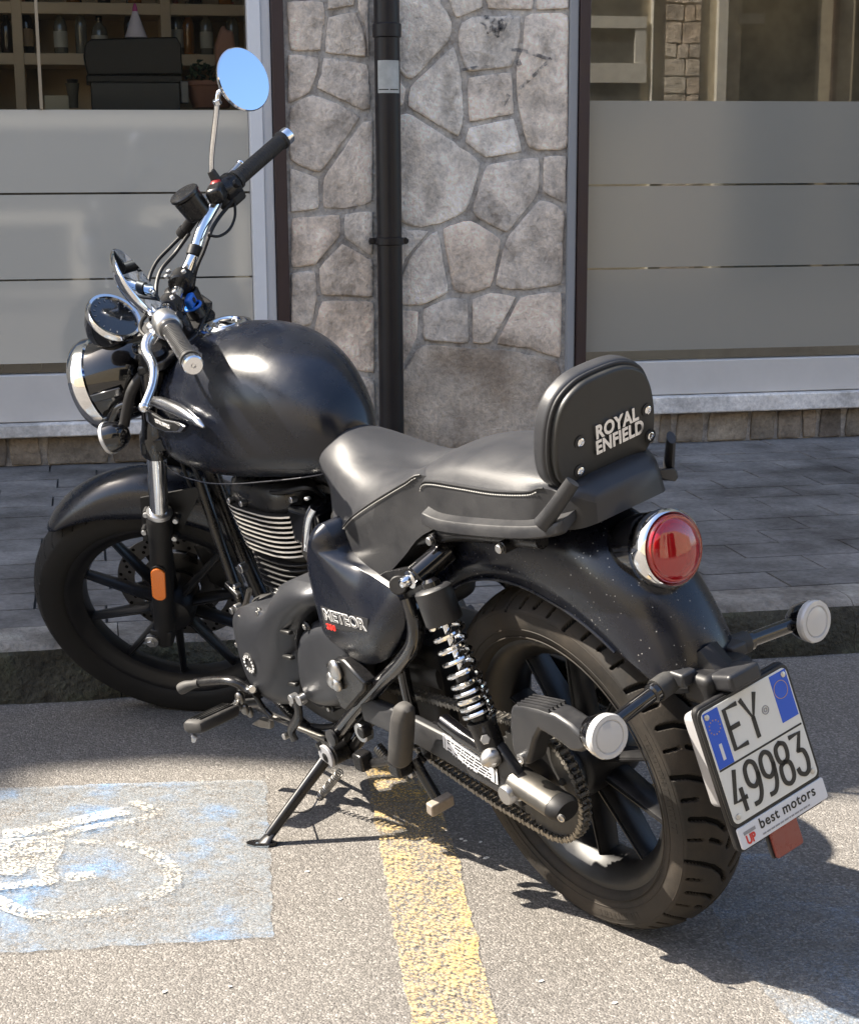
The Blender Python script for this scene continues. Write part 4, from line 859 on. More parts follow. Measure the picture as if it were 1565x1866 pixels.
for s in (1, -1):
    b = Vector((FX-.062, .072*s, FR+.30))
    MB().prism([Vector((1.425, .080*s, .335))+AX*.27+Vector((.05, 0, 0)), Vector((1.425, .080*s, .335))+AX*.27-Vector((.045, 0, 0)), Vector((1.425, .071*s, .335))+AX*.375-Vector((.10, 0, 0)), Vector((1.425, .071*s, .335))+AX*.375+Vector((.05, 0, 0.01))], (0, .004*s, 0)).obj('mudguard_bracket', flatb, fm, steer=True)
# ---------------- front brake caliper on the far side
MB().prism([Vector((FX-.16, -.085, FR+.03)), Vector((FX-.13, -.085, FR+.12)), Vector((FX-.10, -.085, FR+.12)), Vector((FX-.085, -.085, FR+.01)), Vector((FX-.12, -.085, FR-.03))], (0, .055, 0)).obj('brake_caliper', flatb, fork, steer=True, bevel=.008)
# ---------------- headlight
hl = empty('headlight'); hl.parent = moto
hx = Vector((1, 0, -.02)).normalized(); hc = Vector((1.305, 0, .932))
MB().lathe([(.012, -.155), (.045, -.150), (.072, -.128), (.086, -.095), (.091, -.05), (.092, -.03), (.089, -.028)], hc, hx, 48).obj('shell', gloss, hl, steer=True)
MB().lathe([(.089, -.034), (.0965, -.030), (.0985, -.012), (.0965, .004), (.091, .010), (.086, .006), (.086, -.02)], hc, hx, 56, cap=False).obj('chrome_ring', chrome, hl, steer=True)
MB().lathe([(.088, 0), (.075, .008), (.045, .014), (.01, .016)], hc, hx, 40).obj('lens', white_lens, hl, steer=True)
for s in (1, -1):
    q = Vector((1.262, .098*s, .892))
    MB().cyl(q-Vector((0, .015*s, 0)), q+Vector((0, .004*s, 0)), .017, seg=20, bev=.002).obj('mount_boss', gloss, hl, steer=True)
    MB().cyl(q, q+Vector((0, .012*s, 0)), .0095, seg=6, bev=.001).obj('mount_bolt', alu, hl, steer=True)
    MB().tube([q, q+Vector((-.035, .0, .028)), q+Vector((-.08, -.0*s, .03))], .011, 10).obj('headlight_bracket', gloss, hl, steer=True)
    MB().box((1.235, .095*s, .955), (.07, .006, .018)).obj('shell_fin', gloss, hl, steer=True, bevel=.002)
    # front indicators
    a = Vector((1.166,0.125,0.961)) if True else 0; b = Vector((1.203,0.15,0.908))
    if s < 0: a.y *= -1; b.y *= -1
    fi = empty('front_indicator'); fi.parent = moto
    MB().tube([a+Vector((-.03, -.02*s, .02)), a, b], .011, 12, n=4).obj('stalk', flatb, fi, steer=True)
    bc = Vector((1.228,0.165,0.898)) if s > 0 else Vector(((1.228,0.165,0.898)[0], -(1.228,0.165,0.898)[1], (1.228,0.165,0.898)[2]))
    bx = Vector((1, 0, -.05)).normalized()
    MB().lathe([(.004, -.034), (.016, -.030), (.026, -.018), (.031, -.002), (.0325, .010), (.031, .012)], bc, bx, 28).obj('indicator_shell', gloss, fi, steer=True)
    MB().lathe([(.0305, .006), (.0338, .008), (.0338, .015), (.029, .018), (.015, .021), (.002, .022)], bc, bx, 28).obj('indicator_lens', white_lens, fi, steer=True)
# ---------------- handlebar
hb = empty('handlebar'); hb.parent = moto
HP = [(1.035, .0, 1.078), (1.035, .055, 1.080), (1.012, .10, 1.100), (.990, .15, 1.128), (.967, .20, 1.146), (.940, .265, 1.153), (.898, .34, 1.152), (.857, .41, 1.150)]
bar = [Vector((a, -b, c)) for a, b, c in HP[::-1]]+[Vector(q) for q in HP[1:]]
MB().tube(bar, .0125, 16, n=5).obj('bar', chrome, hb, steer=True)
for s in (1, -1):
    a = Vector((1.035, .048*s, 1.03)); MB().cyl(a-Vector((0, 0, .03)), a+Vector((0, 0, .025)), .020, .023, seg=20, bev=.003).obj('riser', blackm, hb, steer=True)
    MB().cyl((1.035, .030*s, 1.080), (1.035, .066*s, 1.080), .024, seg=20, bev=.003).obj('bar_clamp', blackm, hb, steer=True)
    for dx in (-.02, .02):
        for dy in (.038, .058):
            c = Vector((1.035+dx, dy*s, 1.10)); MB().cyl(c, c+Vector((0, 0, .007)), .005, seg=10, bev=.001).obj('clamp_bolt', alu, hb, steer=True)
    MB().cyl(Vector((1.012, .10*s, 1.100)), Vector((1.003, .117*s, 1.112)), .0155, seg=16, bev=.002).obj('cable_band', flatb, hb, steer=True)
    g = lambda t: Vector((.952, .245*s, 1.152)).lerp(Vector((.853, .415*s, 1.150)), t)
    gd = (g(1)-g(0)).normalized(); L = (g(1)-g(0)).length
    pr = [(.0145, .035), (.021, .037), (.021, .045), (.0165, .05)]
    k = .05
    while k < L-.012: pr += [(.0168, k), (.0168, k+.004), (.0160, k+.0045), (.0160, k+.006)]; k += .0065
    pr += [(.0165, L-.010), (.0195, L-.008), (.0195, L-.001), (.014, L)]
    gm_ = softrub if s < 0 else MATS.get('sunlit_grip') or mat('sunlit_grip', (.030, .030, .031), .28, bump=(400, .2, 2, .0005), dust=(12, .10, (.25, .24, .23)))  # left side: lighter copy of the grip rubber, sun sheen put into its colour
    MB().lathe(pr, g(0), gd, 24).obj('grip', gm_, hb, steer=True, label='throttle grip in black rubber' if s < 0 else 'black rubber clutch side grip, tinted grey for sun sheen')
    MB().lathe([(.012, L-.002), (.0175, L), (.0185, L+.006), (.0185, L+.016), (.016, L+.019), (.005, L+.019), (.0045, L+.013), (.001, L+.012)], g(0), gd, 24).obj('bar_end_weight', chrome, hb, steer=True)
    # switch housing
    MB().lathe([(.014, -.012), (.024, -.008), (.0265, .004), (.0265, .026), (.022, .034), (.016, .037)], g(0), gd, 24).obj('switch_housing', blackm if s < 0 else alu, hb, steer=True)
    c = g(.02)+Vector((-.005, 0, -.022)); MB().box(c, (.036, .038, .03), ((1, 0, 0), gd, (0, 0, 1))).obj('switch_box', flatb, hb, steer=True, bevel=.006)
    c = g(.02)+Vector((-.026, 0, .004)); MB().cyl(c, c+Vector((-.008, 0, .003)), .009, seg=16, bev=.001).obj('switch_knob', flatb, hb, steer=True)
c = Vector((.957, -.238, 1.176)); MB().ell(c, (.012, .014, .007)).obj('kill_switch', red_sw, hb, steer=True, label='dull red kill switch')
# clutch lever, left (bright alloy)
lv = empty('clutch_lever'); lv.parent = moto
MB().tube([Vector((0.978,0.2,1.147)), Vector((0.993,0.215,1.127)), Vector((1.008,0.235,1.117))], .011, 12, n=4).obj('perch', alu, lv, steer=True)
MB().cyl(Vector((0.998,0.21,1.125))-Vector((0, 0, .012)), Vector((0.998,0.21,1.125))+Vector((0, 0, .014)), .013, seg=16, bev=.002).obj('pivot', alu, lv, steer=True)
MB().tube([Vector((0.998,0.215,1.119)), Vector((1.007,0.235,1.122)), Vector((1.007,0.265,1.115)), Vector((0.99,0.3,1.099)), Vector((0.99,0.335,1.083)), Vector((0.997,0.375,1.074)), Vector((1.001,0.385,1.07))], .0075, 12, n=6, rad=lambda t: .0125-.0045*min(t*1.6, 1) if t < .93 else .0095).obj('lever', alu if False else mat('bright_alloy', (.72, .73, .76), .22, metal=1), lv, steer=True)
MB().ell(Vector((1.001,0.385,1.07)), (.010, .010, .010)).obj('lever_ball', MATS['bright_alloy'], lv, steer=True)
# front brake lever, reservoir, right side
bl = empty('brake_lever_assembly'); bl.parent = moto
MB().tube([Vector((.985, -.20, 1.150)), Vector((1.02, -.235, 1.135)), Vector((1.02, -.30, 1.128)), Vector((.995, -.37, 1.122)), Vector((0.968,-0.42,1.126))], .0065, 10).obj('lever', alu, bl, steer=True)
MB().ell(Vector((0.968,-0.42,1.126)), (.008, .008, .008)).obj('lever_ball', chrome, bl, steer=True)
rc = Vector((0.999,-0.185,1.169))
MB().cyl(rc-Vector((.004, 0, .026)), rc+Vector((.006, 0, .022)), .028, .030, seg=20, bev=.003).cyl(rc+Vector((.006, 0, .022)), rc+Vector((.007, 0, .031)), .0325, seg=20, bev=.002).obj('fluid_reservoir', blackm, bl, steer=True)
MB().tube([rc+Vector((0, 0, -.02)), Vector((1.03,-0.19,1.129)), Vector((1.052,-0.19,1.114))], .012, 10).obj('master_cylinder', flatb, bl, steer=True)
MB().cyl(Vector((1.044,-0.19,1.12)), Vector((1.058,-0.19,1.111)), .0135, seg=12, bev=.001).obj('banjo_bolt', flatb, bl, steer=True)
MB().box(Vector((0.95,-0.205,1.168)), (.035, .04, .035)).obj('bar_mount', blackm, bl, steer=True, bevel=.008)
# mirrors
def mirror(c, nrm, R, stalk, parent, base=None):
    c = Vector(c); nrm = Vector(nrm).normalized()
    inv = STM.inverted()
    MB().lathe([(.006, -.030), (R*.55, -.024), (R*.88, -.012), (R, -.002), (R+.001, .003), (R-.0015, .005)], c, nrm, 48).obj('mirror_shell', chrome, parent, steer=True)
    MB().lathe([(R-.0012, .0052), (R*.9, .0053), (0, .0054)], c, nrm, 48).obj('mirror_glass', mirror_m, parent, steer=True)
    if stalk:
        MB().tube(stalk, .0058, 12, n=6).obj('mirror_stalk', chrome, parent, steer=True)
# view axes in steering frame
def w2s(v):   # world direction to the steered frame
    v = _Rm.inverted() @ Vector(v); return (STM.to_3x3().inverted() @ v)
def vaxes(p_):
    wpt = _Rm @ (STM @ Vector(p_)-_C)+_C; t = (Vector((-2.09351, 1.87101, 1.25408))-wpt).normalized(); r_ = (-t).cross(Vector((0, 0, 1))).normalized(); return w2s(t), w2s(r_), w2s(r_.cross(-t))
toC, rgt, upv = vaxes((0.846,-0.34,1.325))
mr = empty('right_mirror'); mr.parent = moto
mc = Vector((0.846,-0.34,1.325)); mn = toC*.74+(rgt*.90+upv*.43)*.67
stk = [Vector((0.953,-0.245,1.182)), Vector((0.961,-0.255,1.196)), Vector((0.947,-0.265,1.227)), Vector((0.915,-0.29,1.285)), Vector((0.9,-0.3,1.313)), Vector((0.892,-0.31,1.326)), Vector((0.882,-0.325,1.325)), Vector((0.864,-0.345,1.316))-Vector(mn)*.02]
mirror(mc, mn, .0640, stk[1:], mr)
MB().cyl(stk[4]-Vector((0, 0, .006)), stk[4]+Vector((0, 0, .006)), .0085, seg=12, bev=.001).obj('stalk_nut', chrome, mr, steer=True)
MB().tube([Vector((0.96,-0.252,1.198)), Vector((0.956,-0.245,1.163)), Vector((0.956,-0.235,1.127))], .011, 10, rad=(.0085, .016)).obj('rubber_boot', softrub, mr, steer=True)
ml = empty('left_mirror'); ml.parent = moto
mc2 = Vector((1.017,0.15,1.195)); toC, rgt, upv = vaxes(mc2); mn2 = (upv*.56+rgt*.83)*.97+toC*.24
mirror(mc2, mn2, .076, [mc2-mn2.normalized()*.02, Vector((1.011,0.17,1.168)), Vector((0.984,0.2,1.152))], ml)
# ---------------- instruments
ins = empty('speedometer'); ins.parent = moto
pc = Vector((1.155,0.055,1.094)); toC, rgt, upv = vaxes(pc); pn = (toC*.66+(rgt*.50+upv*.86)*.75).normalized()
MB().lathe([(.015, -.058), (.040, -.050), (.050, -.030), (.0545, -.010), (.0550, .0)], pc, pn, 40).obj('pod', gloss, ins, steer=True)
MB().lathe([(.0535, -.004), (.0575, -.003), (.0582, .004), (.0555, .010), (.0500, .009), (.0490, .004)], pc, pn, 48, cap=False).obj('bezel', chrome, ins, steer=True)
MB().lathe([(.0500, .005), (.02, .0062), (.001, .0065)], pc, pn, 40).obj('dial_glass', dial, ins, steer=True)
x_, y_, _ = frame(pn)
for k in range(13):
    a = radians(-30+20*k); d = x_*cos(a)+y_*sin(a); MB().box(pc+pn*.0066+d*.041, (.005, .0012, .0006), (d, pn.cross(d), pn)).obj('dial_tick', grey_print, ins, steer=True)
MB().box(pc+pn*.0068+(rgt*.6+upv*-.4)*.020, (.016, .0016, .0006), (upv+rgt*.3, rgt, pn)).obj('dial_mark', whiteprint, ins, steer=True)
MB().box(pc+Vector((-.05, 0, -.045)), (.09, .05, .012)).obj('instrument_bracket', flatb, ins, steer=True, bevel=.003)
# ignition key
kc = Vector((1.019,-0.01,1.045)); ik = empty('ignition_key'); ik.parent = moto
MB().cyl(kc-Vector((0, 0, .045)), kc-Vector((0, 0, .008)), .016, seg=20, bev=.002).obj('ignition_lock', blackm, ik, steer=True)
MB().box(kc+Vector((0, 0, .006)), (.016, .034, .024)).obj('key_head', blue_key, ik, steer=True, bevel=.005)
MB().torus(kc+Vector((0, 0, -.006)), (0, 0, 1), .016, .003, 24, 8).obj('key_collar', blue_key, ik, steer=True)
MB().cyl(kc+Vector((-.008, 0, .006)), kc+Vector((-.009, 0, .006)), .006, seg=16).obj('key_badge', flatb, ik, steer=True)
# ---------------- cables and hoses (steered ends fixed to frame)
cb = empty('control_cables'); cb.parent = moto
inv = STM
def SP(p): return STM @ Vector(p)
cabs = [([SP((1.05,-0.19,1.113)), SP((1.079,-0.16,1.106)), SP((1.106,-0.12,1.099)), SP((1.113,-0.06,1.086)), SP((1.112,0,1.044)), SP((1.133,0,0.968))], .0042),
 ([SP((1.035,-0.18,1.114)), SP((1.068,-0.15,1.096)), SP((1.095,-0.1,1.088)), SP((1.098,-0.04,1.067)), SP((1.097,0,1.012)), Vector((1.138,0,0.904))], .0042),
 ([SP((0.931,-0.22,1.13)), SP((0.936,-0.2,1.11)), SP((0.946,-0.17,1.101)), SP((0.955,-0.13,1.112)), SP((0.968,-0.115,1.129))], .0030),
 ([SP((0.929,-0.215,1.139)), SP((0.957,-0.18,1.129)), SP((0.964,-0.13,1.128)), SP((0.983,-0.1,1.107)), SP((1.013,-0.07,1.075)), SP((1.036,-0.04,1.021)), Vector((1.077,-0.02,0.95))], .0042),
 ([SP((1.011,0.23,1.123)), SP((1.032,0.2,1.128)), SP((1.047,0.14,1.118)), SP((1.07,0.06,1.078)), SP((1.111,0.02,0.975)), Vector((1.106,0.06,0.878)), Vector((1.168,0.06,0.713))], .0040),
 ([Vector((1.2,0.05,0.712)), Vector((1.186,0.05,0.644)), Vector((1.146,0.05,0.593)), Vector((1.115,0.06,0.533))], .0042),
 ([Vector((1.211,0.02,0.668)), Vector((1.164,0.03,0.628)), Vector((1.123,0.04,0.562)), Vector((1.126,0.04,0.484))], .0055),
 ([Vector((0.72,0.02,0.705)), Vector((0.739,0.06,0.701)), Vector((0.804,0.07,0.709)), Vector((0.912,0.05,0.69))], .006),
 ([Vector((0.651,0.03,0.689)), Vector((0.631,0.07,0.725)), Vector((0.739,0.085,0.703)), Vector((0.85,0.06,0.692))], .0045)]
for P_, r_ in cabs: MB().tube(P_, r_, 8, n=8).obj('cable', flatb, cb)
# ---------------- fuel tank
tank = empty('fuel_tank'); tank.parent = moto
ST_ = [(1.205, .885, .800, .045, .85), (1.19, .925, .765, .085, .83), (1.15, .955, .735, .118, .82), (1.08, .975, .716, .142, .81), (1.00, .990, .712, .157, .81), (.92, 1.000, .716, .166, .815), (.84, 1.004, .722, .170, .82), (.76, 1.000, .728, .156, .82),
       (.69, .984, .735, .134, .82), (.63, .957, .740, .108, .815), (.585, .920, .744, .083, .81), (.555, .880, .748, .060, .81), (.537, .835, .755, .035, .80)]
def interp(T_, n):
    P_ = [Vector((a, b, c, d)) if False else np.array(q, float) for q in T_]; out = []
    P_ = [np.array(q, float) for q in T_]
    for i in range(len(P_)-1):
        p0, p1, p2, p3 = P_[max(i-1, 0)], P_[i], P_[i+1], P_[min(i+2, len(P_)-1)]
        for k in range(n):
            t = k/n; out.append(.5*((2*p1)+(-p0+p2)*t+(2*p0-5*p1+4*p2-p3)*t*t+(-p0+3*p1-3*p2+p3)*t*t*t))
    out.append(P_[-1]); return out
R = []
for x0_, zt, zb, hw_, zw in interp(ST_, 4):
    row = []
    for j in range(48):
        a = 2*pi*j/48; c_, s_ = cos(a), sin(a)
        if s_ >= 0: y = hw_*math.copysign(abs(c_)**.86, c_); z = zw+(zt-zw)*abs(s_)**.88
        else: y = hw_*math.copysign(abs(c_)**.62, c_); z = zw-(zw-zb)*abs(s_)**.80
        row.append(Vector((x0_, y, z)))
    R.append(row)
MB().rings(R).obj('tank_shell', satin, tank, sharp=60, sub=1)
sm = []
for x0_, zt, zb, hw_, zw in interp(ST_, 4)[2:-2]: sm.append(Vector((x0_, hw_*.955, zb+.014)))
lip = sm+[Vector((q.x, -q.y, q.z)) for q in sm[::-1]]
MB().tube(lip+[lip[0]], .0014, 8, n=1).obj('tank_seam', satin, tank)
cp = Vector((0.926,0,0.994)); cn = Vector((-.16, .02, 1)).normalized(); cp = Vector((cp.x+.004, 0, .992))
MB().lathe([(.056, -.006), (.0565, .001), (.052, .006), (.046, .006), (.044, .003), (.041, .004), (.040, .010), (.034, .014), (.030, .014), (.028, .011), (.022, .011), (.020, .013), (.002, .0135)], cp, cn, 56).obj('filler_cap', chrome, tank, sharp=30)
MB().box(cp+cn*.017, (.030, .009, .005), ((1, .5, 0), (-.5, 1, 0), cn)).obj('cap_keyhole_cover', blackm, tank, bevel=.002)
# tank badge
bd = empty('tank_badge'); bd.parent = moto
bp_ = [(1.023,0.158,0.894), (0.935,0.166,0.903), (0.854,0.17,0.897), (0.803,0.172,0.882), (0.784,0.172,0.864), (0.849,0.171,0.854), (0.934,0.167,0.851), (1.004,0.161,0.862)]
MB().tube([Vector((1.023,0.16,0.887)), Vector((0.939,0.168,0.89)), Vector((0.856,0.174,0.885)), Vector((0.807,0.175,0.874)), Vector((0.779,0.174,0.863))], .01, 16, n=5, rad=lambda t: (.006+.007*sin(pi*min(t*1.1+.12, 1))) if t < .8 else .0085-.030*(t-.8)).obj('badge_wing', MATS['bright_alloy'], bd)
bp2 = [(1.048,0.158,0.868), (0.966,0.164,0.856), (0.886,0.168,0.86), (0.857,0.17,0.856), (0.888,0.168,0.839), (0.964,0.163,0.828), (1.031,0.158,0.83), (1.058,0.157,0.84)]
MB().prism([Vector(q)+Vector((0, .0, 0)) for q in bp2], (0, .007, 0)).obj('badge_frame', MATS['bright_alloy'], bd, bevel=.0015)
bc_ = sum((Vector(q) for q in bp2), Vector())/8
MB().prism([bc_+(Vector(q)-bc_)*.80+Vector((0, .006, 0)) for q in bp2], (0, .0025, 0)).obj('badge_inlay', plate_k, bd)
bX = (Vector((0.898,0.17,0.848))-Vector((1.018,0.162,0.855))).normalized(); bY = Vector((.08, 0, 1))
text_mesh('ROYAL ENFIELD', .0115, bc_+Vector((0, .0100, 0)), bX, bY, .001, .0001, 'badge_lettering', whiteprint, bd, w=.85)
# ---------------- seats
def mirrored(stn, name, mats, parent, sub=1, kC=1):
    """stn: list of stations, each a list of points from the skirt edge over the crease to the top centre"""
    R = []
    for st in stn:
        P_ = [Vector(q) for q in st]; fine = []
        for i in range(len(P_)-1):
            p0, p1, p2, p3 = P_[max(i-1, 0)], P_[i], P_[i+1], (P_[i+2] if i+2 < len(P_) else Vector((P_[i].x, -P_[i].y, P_[i].z)))
            if i == 0: p3 = p2+(p2-p1)*.5
            if i == 1: p0 = p1-(p2-p1)*.5
            for k in range(4):
                t = k/4; fine.append(.5*((2*p1)+(-p0+p2)*t+(2*p0-5*p1+4*p2-p3)*t*t+(-p0+3*p1-3*p2+p3)*t*t*t))
        fine.append(P_[-1]); R.append(fine)
    out = []
    for i in range(len(R)-1):
        n = 4
        for k in range(n):
            t = k/n; row = []
            for j in range(len(R[0])):
                p0, p1, p2, p3 = R[max(i-1, 0)][j], R[i][j], R[i+1][j], R[min(i+2, len(R)-1)][j]
                row.append(.5*((2*p1)+(-p0+p2)*t+(2*p0-5*p1+4*p2-p3)*t*t+(-p0+3*p1-3*p2+p3)*t*t*t))
            out.append(row)
    out.append(R[-1]); mb = MB()
    full = [r_[:-1]+[r_[-1]]+[Vector((q.x, -q.y, q.z)) for q in r_[-2::-1]] for r_ in out]; n = len(full[0]); m_ = (len(R[0]))
    vs_ = [v for r_ in full for v in r_]
    for i in range(len(full)-1):
        for j in range(n-1):
            mb.cur = 1 if (j < 4 or j >= n-5) else 0
            a = i*n+j; mb.f.append((a, a+1, a+n+1, a+n)); mb.mi.append(mb.cur)
    mb.v = [tuple(v) for v in vs_]
    # bottom and ends
    mb.cur = 1
    for i in range(len(full)-1): a = i*n; mb.f.append((a, a+n, a+2*n-1, a+n-1)); mb.mi.append(1)
    mb.f.append(tuple(range(n))); mb.mi.append(0); mb.f.append(tuple(reversed(range((len(full)-1)*n, len(full)*n)))); mb.mi.append(0)
    o = mb.obj(name, mats, parent, sharp=48)
    crease = [r_[4] for r_ in out]
    return o, crease
rs = empty('rider_seat'); rs.parent = moto
stn = [[(0.502,0.118,0.645), (0.492,0.115,0.659), (0.515,0.088,0.748), (0.591,0.06,0.778), (.592, .03, .798), (.595, 0, .802)],
       [(0.468,0.125,0.63), (0.467,0.12,0.678), (0.495,0.094,0.763), (0.576,0.06,0.799), (.556, .03, .824), (.556, 0, .830)],
       [(0.429,0.132,0.619), (0.396,0.126,0.724), (0.447,0.098,0.772), (.500, .074, .800), (.498, .04, .820), (.497, 0, .826)],
       ['A', (0.376,0.138,0.618), (0.324,0.127,0.761), (.430, 0, .806)],
       ['A', (0.302,0.142,0.638), (0.26,0.124,0.791), (.355, 0, .785)],
       ['A', (0.232,0.138,0.685), (0.208,0.118,0.815), (.285, 0, .788)],
       ['A', (0.173,0.128,0.732), (0.178,0.104,0.828), (.215, 0, .815)],
       ['A', (.10, .095, .760), (.12, .085, .815), (.13, 0, .822)]]
def fillst(st):
    if st[0] != 'A': return st
    D, C, T = [Vector(q) for q in st[1:]]; o = [D, C]
    for u in (.18, .42, .70): o.append(Vector((C.x+(T.x-C.x)*min(1, u*1.25), C.y*(1-u), C.z+(T.z-C.z)*u+.010*sin(pi*u)*(1-u*.4))))
    return o+[T]
stn = [fillst(q) for q in stn]
o_, cr = mirrored(stn, 'seat_cushion', [leather, leather2], rs)
MB().tube([q+Vector((0, .0006, .0006)) for q in cr[0:-4]], .0015, 6, n=1).obj('piping', leather2, rs)
def stitches(path, off, parent, step=.0075, r=.0008):
    mb = MB(); P_ = smooth_path(path, 3); acc = 0
    for a, b in zip(P_[:-1], P_[1:]):
        L = (b-a).length
        while acc < L:
            p = a.lerp(b, acc/L); d = (b-a).normalized(); mb.tube([p-d*.0022+off, p+off+Vector((0, .0003, .0004)), p+d*.0022+off], r, 5, n=1); acc += step
        acc -= L
    mb.obj('stitching', thread, parent, kind='stuff')
stitches(cr[1:-5], Vector((0, .0022, -.0040)), rs, .0062, .0008)
ps = empty('pillion_seat'); ps.parent = moto
stn = [[(0.178,0.112,0.763), (0.182,0.108,0.803), (.200, .094, .820), (.205, .075, .826), (.21, .04, .829), (.215, 0, .829)],
       [(0.156,0.116,0.759), (0.16,0.108,0.821), (.160, .094, .834), (.165, .075, .842), (.17, .04, .848), (.175, 0, .848)],
       [(0.083,0.118,0.766), (0.074,0.108,0.827), (.085, .094, .844), (.09, .075, .854), (.09, .04, .863), (.09, 0, .865)],
       [(-0.015,0.119,0.776), (-0.023,0.108,0.832), (-.01, .094, .848), (0, .075, .858), (0, .04, .868), (0, 0, .870)],
       [(-0.097,0.117,0.785), (-0.108,0.106,0.843), (-.10, .092, .850), (-.09, .075, .860), (-.09, .04, .867), (-.09, 0, .868)],
       [(-0.126,0.108,0.784), (-0.142,0.1,0.852), (-.150, .085, .852), (-.150, .068, .858), (-.150, .04, .862), (-.150, 0, .862)],
       [(-.190, .088, .790), (-.190, .082, .838), (-.190, .074, .848), (-.190, .06, .852), (-.190, .03, .854), (-.190, 0, .854)],
       [(-.212, .066, .795), (-.212, .062, .825), (-.211, .056, .833), (-.210, .04, .837), (-.210, .02, .838), (-.210, 0, .838)]]
o_, cr = mirrored(stn, 'pillion_cushion', [leather, leather2], ps)
MB().tube([q+Vector((0, .0006, .0006)) for q in cr[0:-8]], .0015, 6, n=1).obj('piping', leather2, ps)
stitches(cr[1:-9], Vector((0, .0026, -.0045)), ps, .0062, .0008)
# ---------------- rack rail and backrest
bk = empty('backrest'); bk.parent = moto
for s in (1, -1):
    P_ = [Vector(q) for q in ((0.16,0.132,0.762), (0.103,0.138,0.761), (-0.02,0.14,0.774), (-0.129,0.136,0.789), (-0.178,0.126,0.799), (-0.191,0.116,0.803))]
    P_ = [Vector((q.x, q.y*s, q.z)) for q in P_]; P_ = smooth_path(P_, 5); R = []
    for i, q in enumerate(P_):
        t = i/(len(P_)-1); w_ = .026*min(1, .45+t*4) if t < .85 else .026*(1-(t-.85)*2.2)
        R.append([q+Vector((0, -w_*s*1.6, .018)), q+Vector((0, -w_*s*.2, .0115)), q+Vector((0, 0, .005)), q+Vector((0, .001*s, -.006)), q+Vector((0, -.006*s, -.010)), q+Vector((0, -w_*s*1.6, .004))])
    MB().rings(R).obj('rack_rail', plastic if s > 0 else plastic, bk, bevel=.0015)
    a = Vector((-0.159,0.13,0.806)); b = Vector((-0.213,0.098,0.862)); a.y *= s; b.y *= s
    MB().tube([a, a.lerp(b, .35)+Vector((0, 0, .002)), b+Vector((0, 0, .01))], .019, 12, n=4, rad=lambda t: .014-.003*t, sx=.6, up=(0, 0, 1)).obj('rack_arm', plastic, bk)
    for px_, in ((0,), (1,)):
        q = Vector((0.144,0.132,0.729)) if px_ == 0 else Vector((-0.049,0.132,0.751)); q.y *= s
        MB().cyl(q-Vector((0, .05*s, 0)), q, .0105, seg=16, bev=.001).obj('rack_spacer', blackm, bk)
        MB().cyl(q, q+Vector((0, .007*s, 0)), .0075, seg=16, bev=.001).obj('rack_bolt', alu, bk)
# right-hand bracket end that shows behind the seat
MB().tube([Vector((-0.107,-0.1,0.81)), Vector((-0.108,-0.115,0.805)), Vector((-0.108,-0.125,0.781)), Vector((-0.118,-0.13,0.769))], .012, 10, sx=.7).obj('rack_hook', blackm, bk)
P0 = Vector((-.160, 0, .840)); up_ = Vector((-.1987, 0, .98)).normalized(); fwd = Vector((up_.z, 0, -up_.x))  # forward (towards the seat)
if True:
    pf = [(0, -.002), (.060, .003), (.096, .012), (.116, .034), (.124, .065), (.124, .105), (.116, .150), (.098, .185), (.066, .206), (.030, .214)]
    pf = [(a*.82, b*.80) for a, b in pf]; out_ = [(a, b) for a, b in pf]+[(-a, b) for a, b in pf[::-1] if a > 0]
    def slab(scale, d0, d1, mt, nm, r_):
        C2 = sum((b for a, b in out_))/len(out_); pts_ = smooth_closed([Vector((a, b, 0)) for a, b in out_], 4); R = []
        n = 5
        for k in range(n+1):
            an = pi/2*k/n; ins_ = r_*(1-sin(an)); dd = d0-r_*0+(r_*(1-cos(an)) if d1 > d0 else -r_*(1-cos(an)))
            R.append((ins_, dd))
        for k in range(n, -1, -1):
            an = pi/2*k/n; ins_ = r_*(1-sin(an)); dd = d1-(r_*(1-cos(an)) if d1 > d0 else -r_*(1-cos(an)))
            R.append((ins_, dd))
        rings_ = []
        for ins_, dd in R:
            row = []
            for q in pts_:
                v = Vector((q.x, q.y-.085, 0)); L = v.length; v = v*((L*scale-ins_)/L); row.append(P0+Vector((0, 1, 0))*v.x+up_*(v.y+.085)+fwd*dd)
            rings_.append(row)
        return MB().rings(rings_).obj(nm, mt, bk, sharp=60)
    slab(1.05, .004, .034, leather, 'backrest_pad', .009)
    slab(.97, -.012, .008, mat('backrest_cover', (.016, .016, .015), .42, bump=(700, .3, 2, .0006), dust=(14, .07, (.2, .19, .17))), 'backrest_plate', .006)
    slab(1.03, .000, .006, leather2, 'backrest_piping', .0028)
    for (u_, v_) in ((.056, .032), (.053, .078), (-.086, .038), (-.081, .083)):
        c = P0+Vector((0, u_, 0))+up_*v_-fwd*.0125
        MB().cyl(c+fwd*.003, c-fwd*.0012, .0105, seg=24).obj('bolt_recess', plate_k, bk)
        MB().lathe([(.0068, 0), (.0066, .003), (.005, .0038), (.0032, .0038), (.0028, .002), (.0001, .002)], c, -fwd, 16).obj('backrest_bolt', chrome, bk)
    for txt, v_, u0, sz in (('ROYAL', .0840, -.017, .0300), ('ENFIELD', .0595, -.022, .0300)):
        X = Vector((0, -1, 0))-up_*(-.0)*.0; X = (Vector((0, -1, 0))+up_*.03).normalized()
        c = P0-Vector((0, u0, 0))*-1+up_*v_-fwd*.0145
        text_mesh(txt, sz, c, X, up_, .004, .0012, 'backrest_lettering', MATS['bright_alloy'], bk, spacing=1.06, w=.82 if txt == 'ENFIELD' else .86)
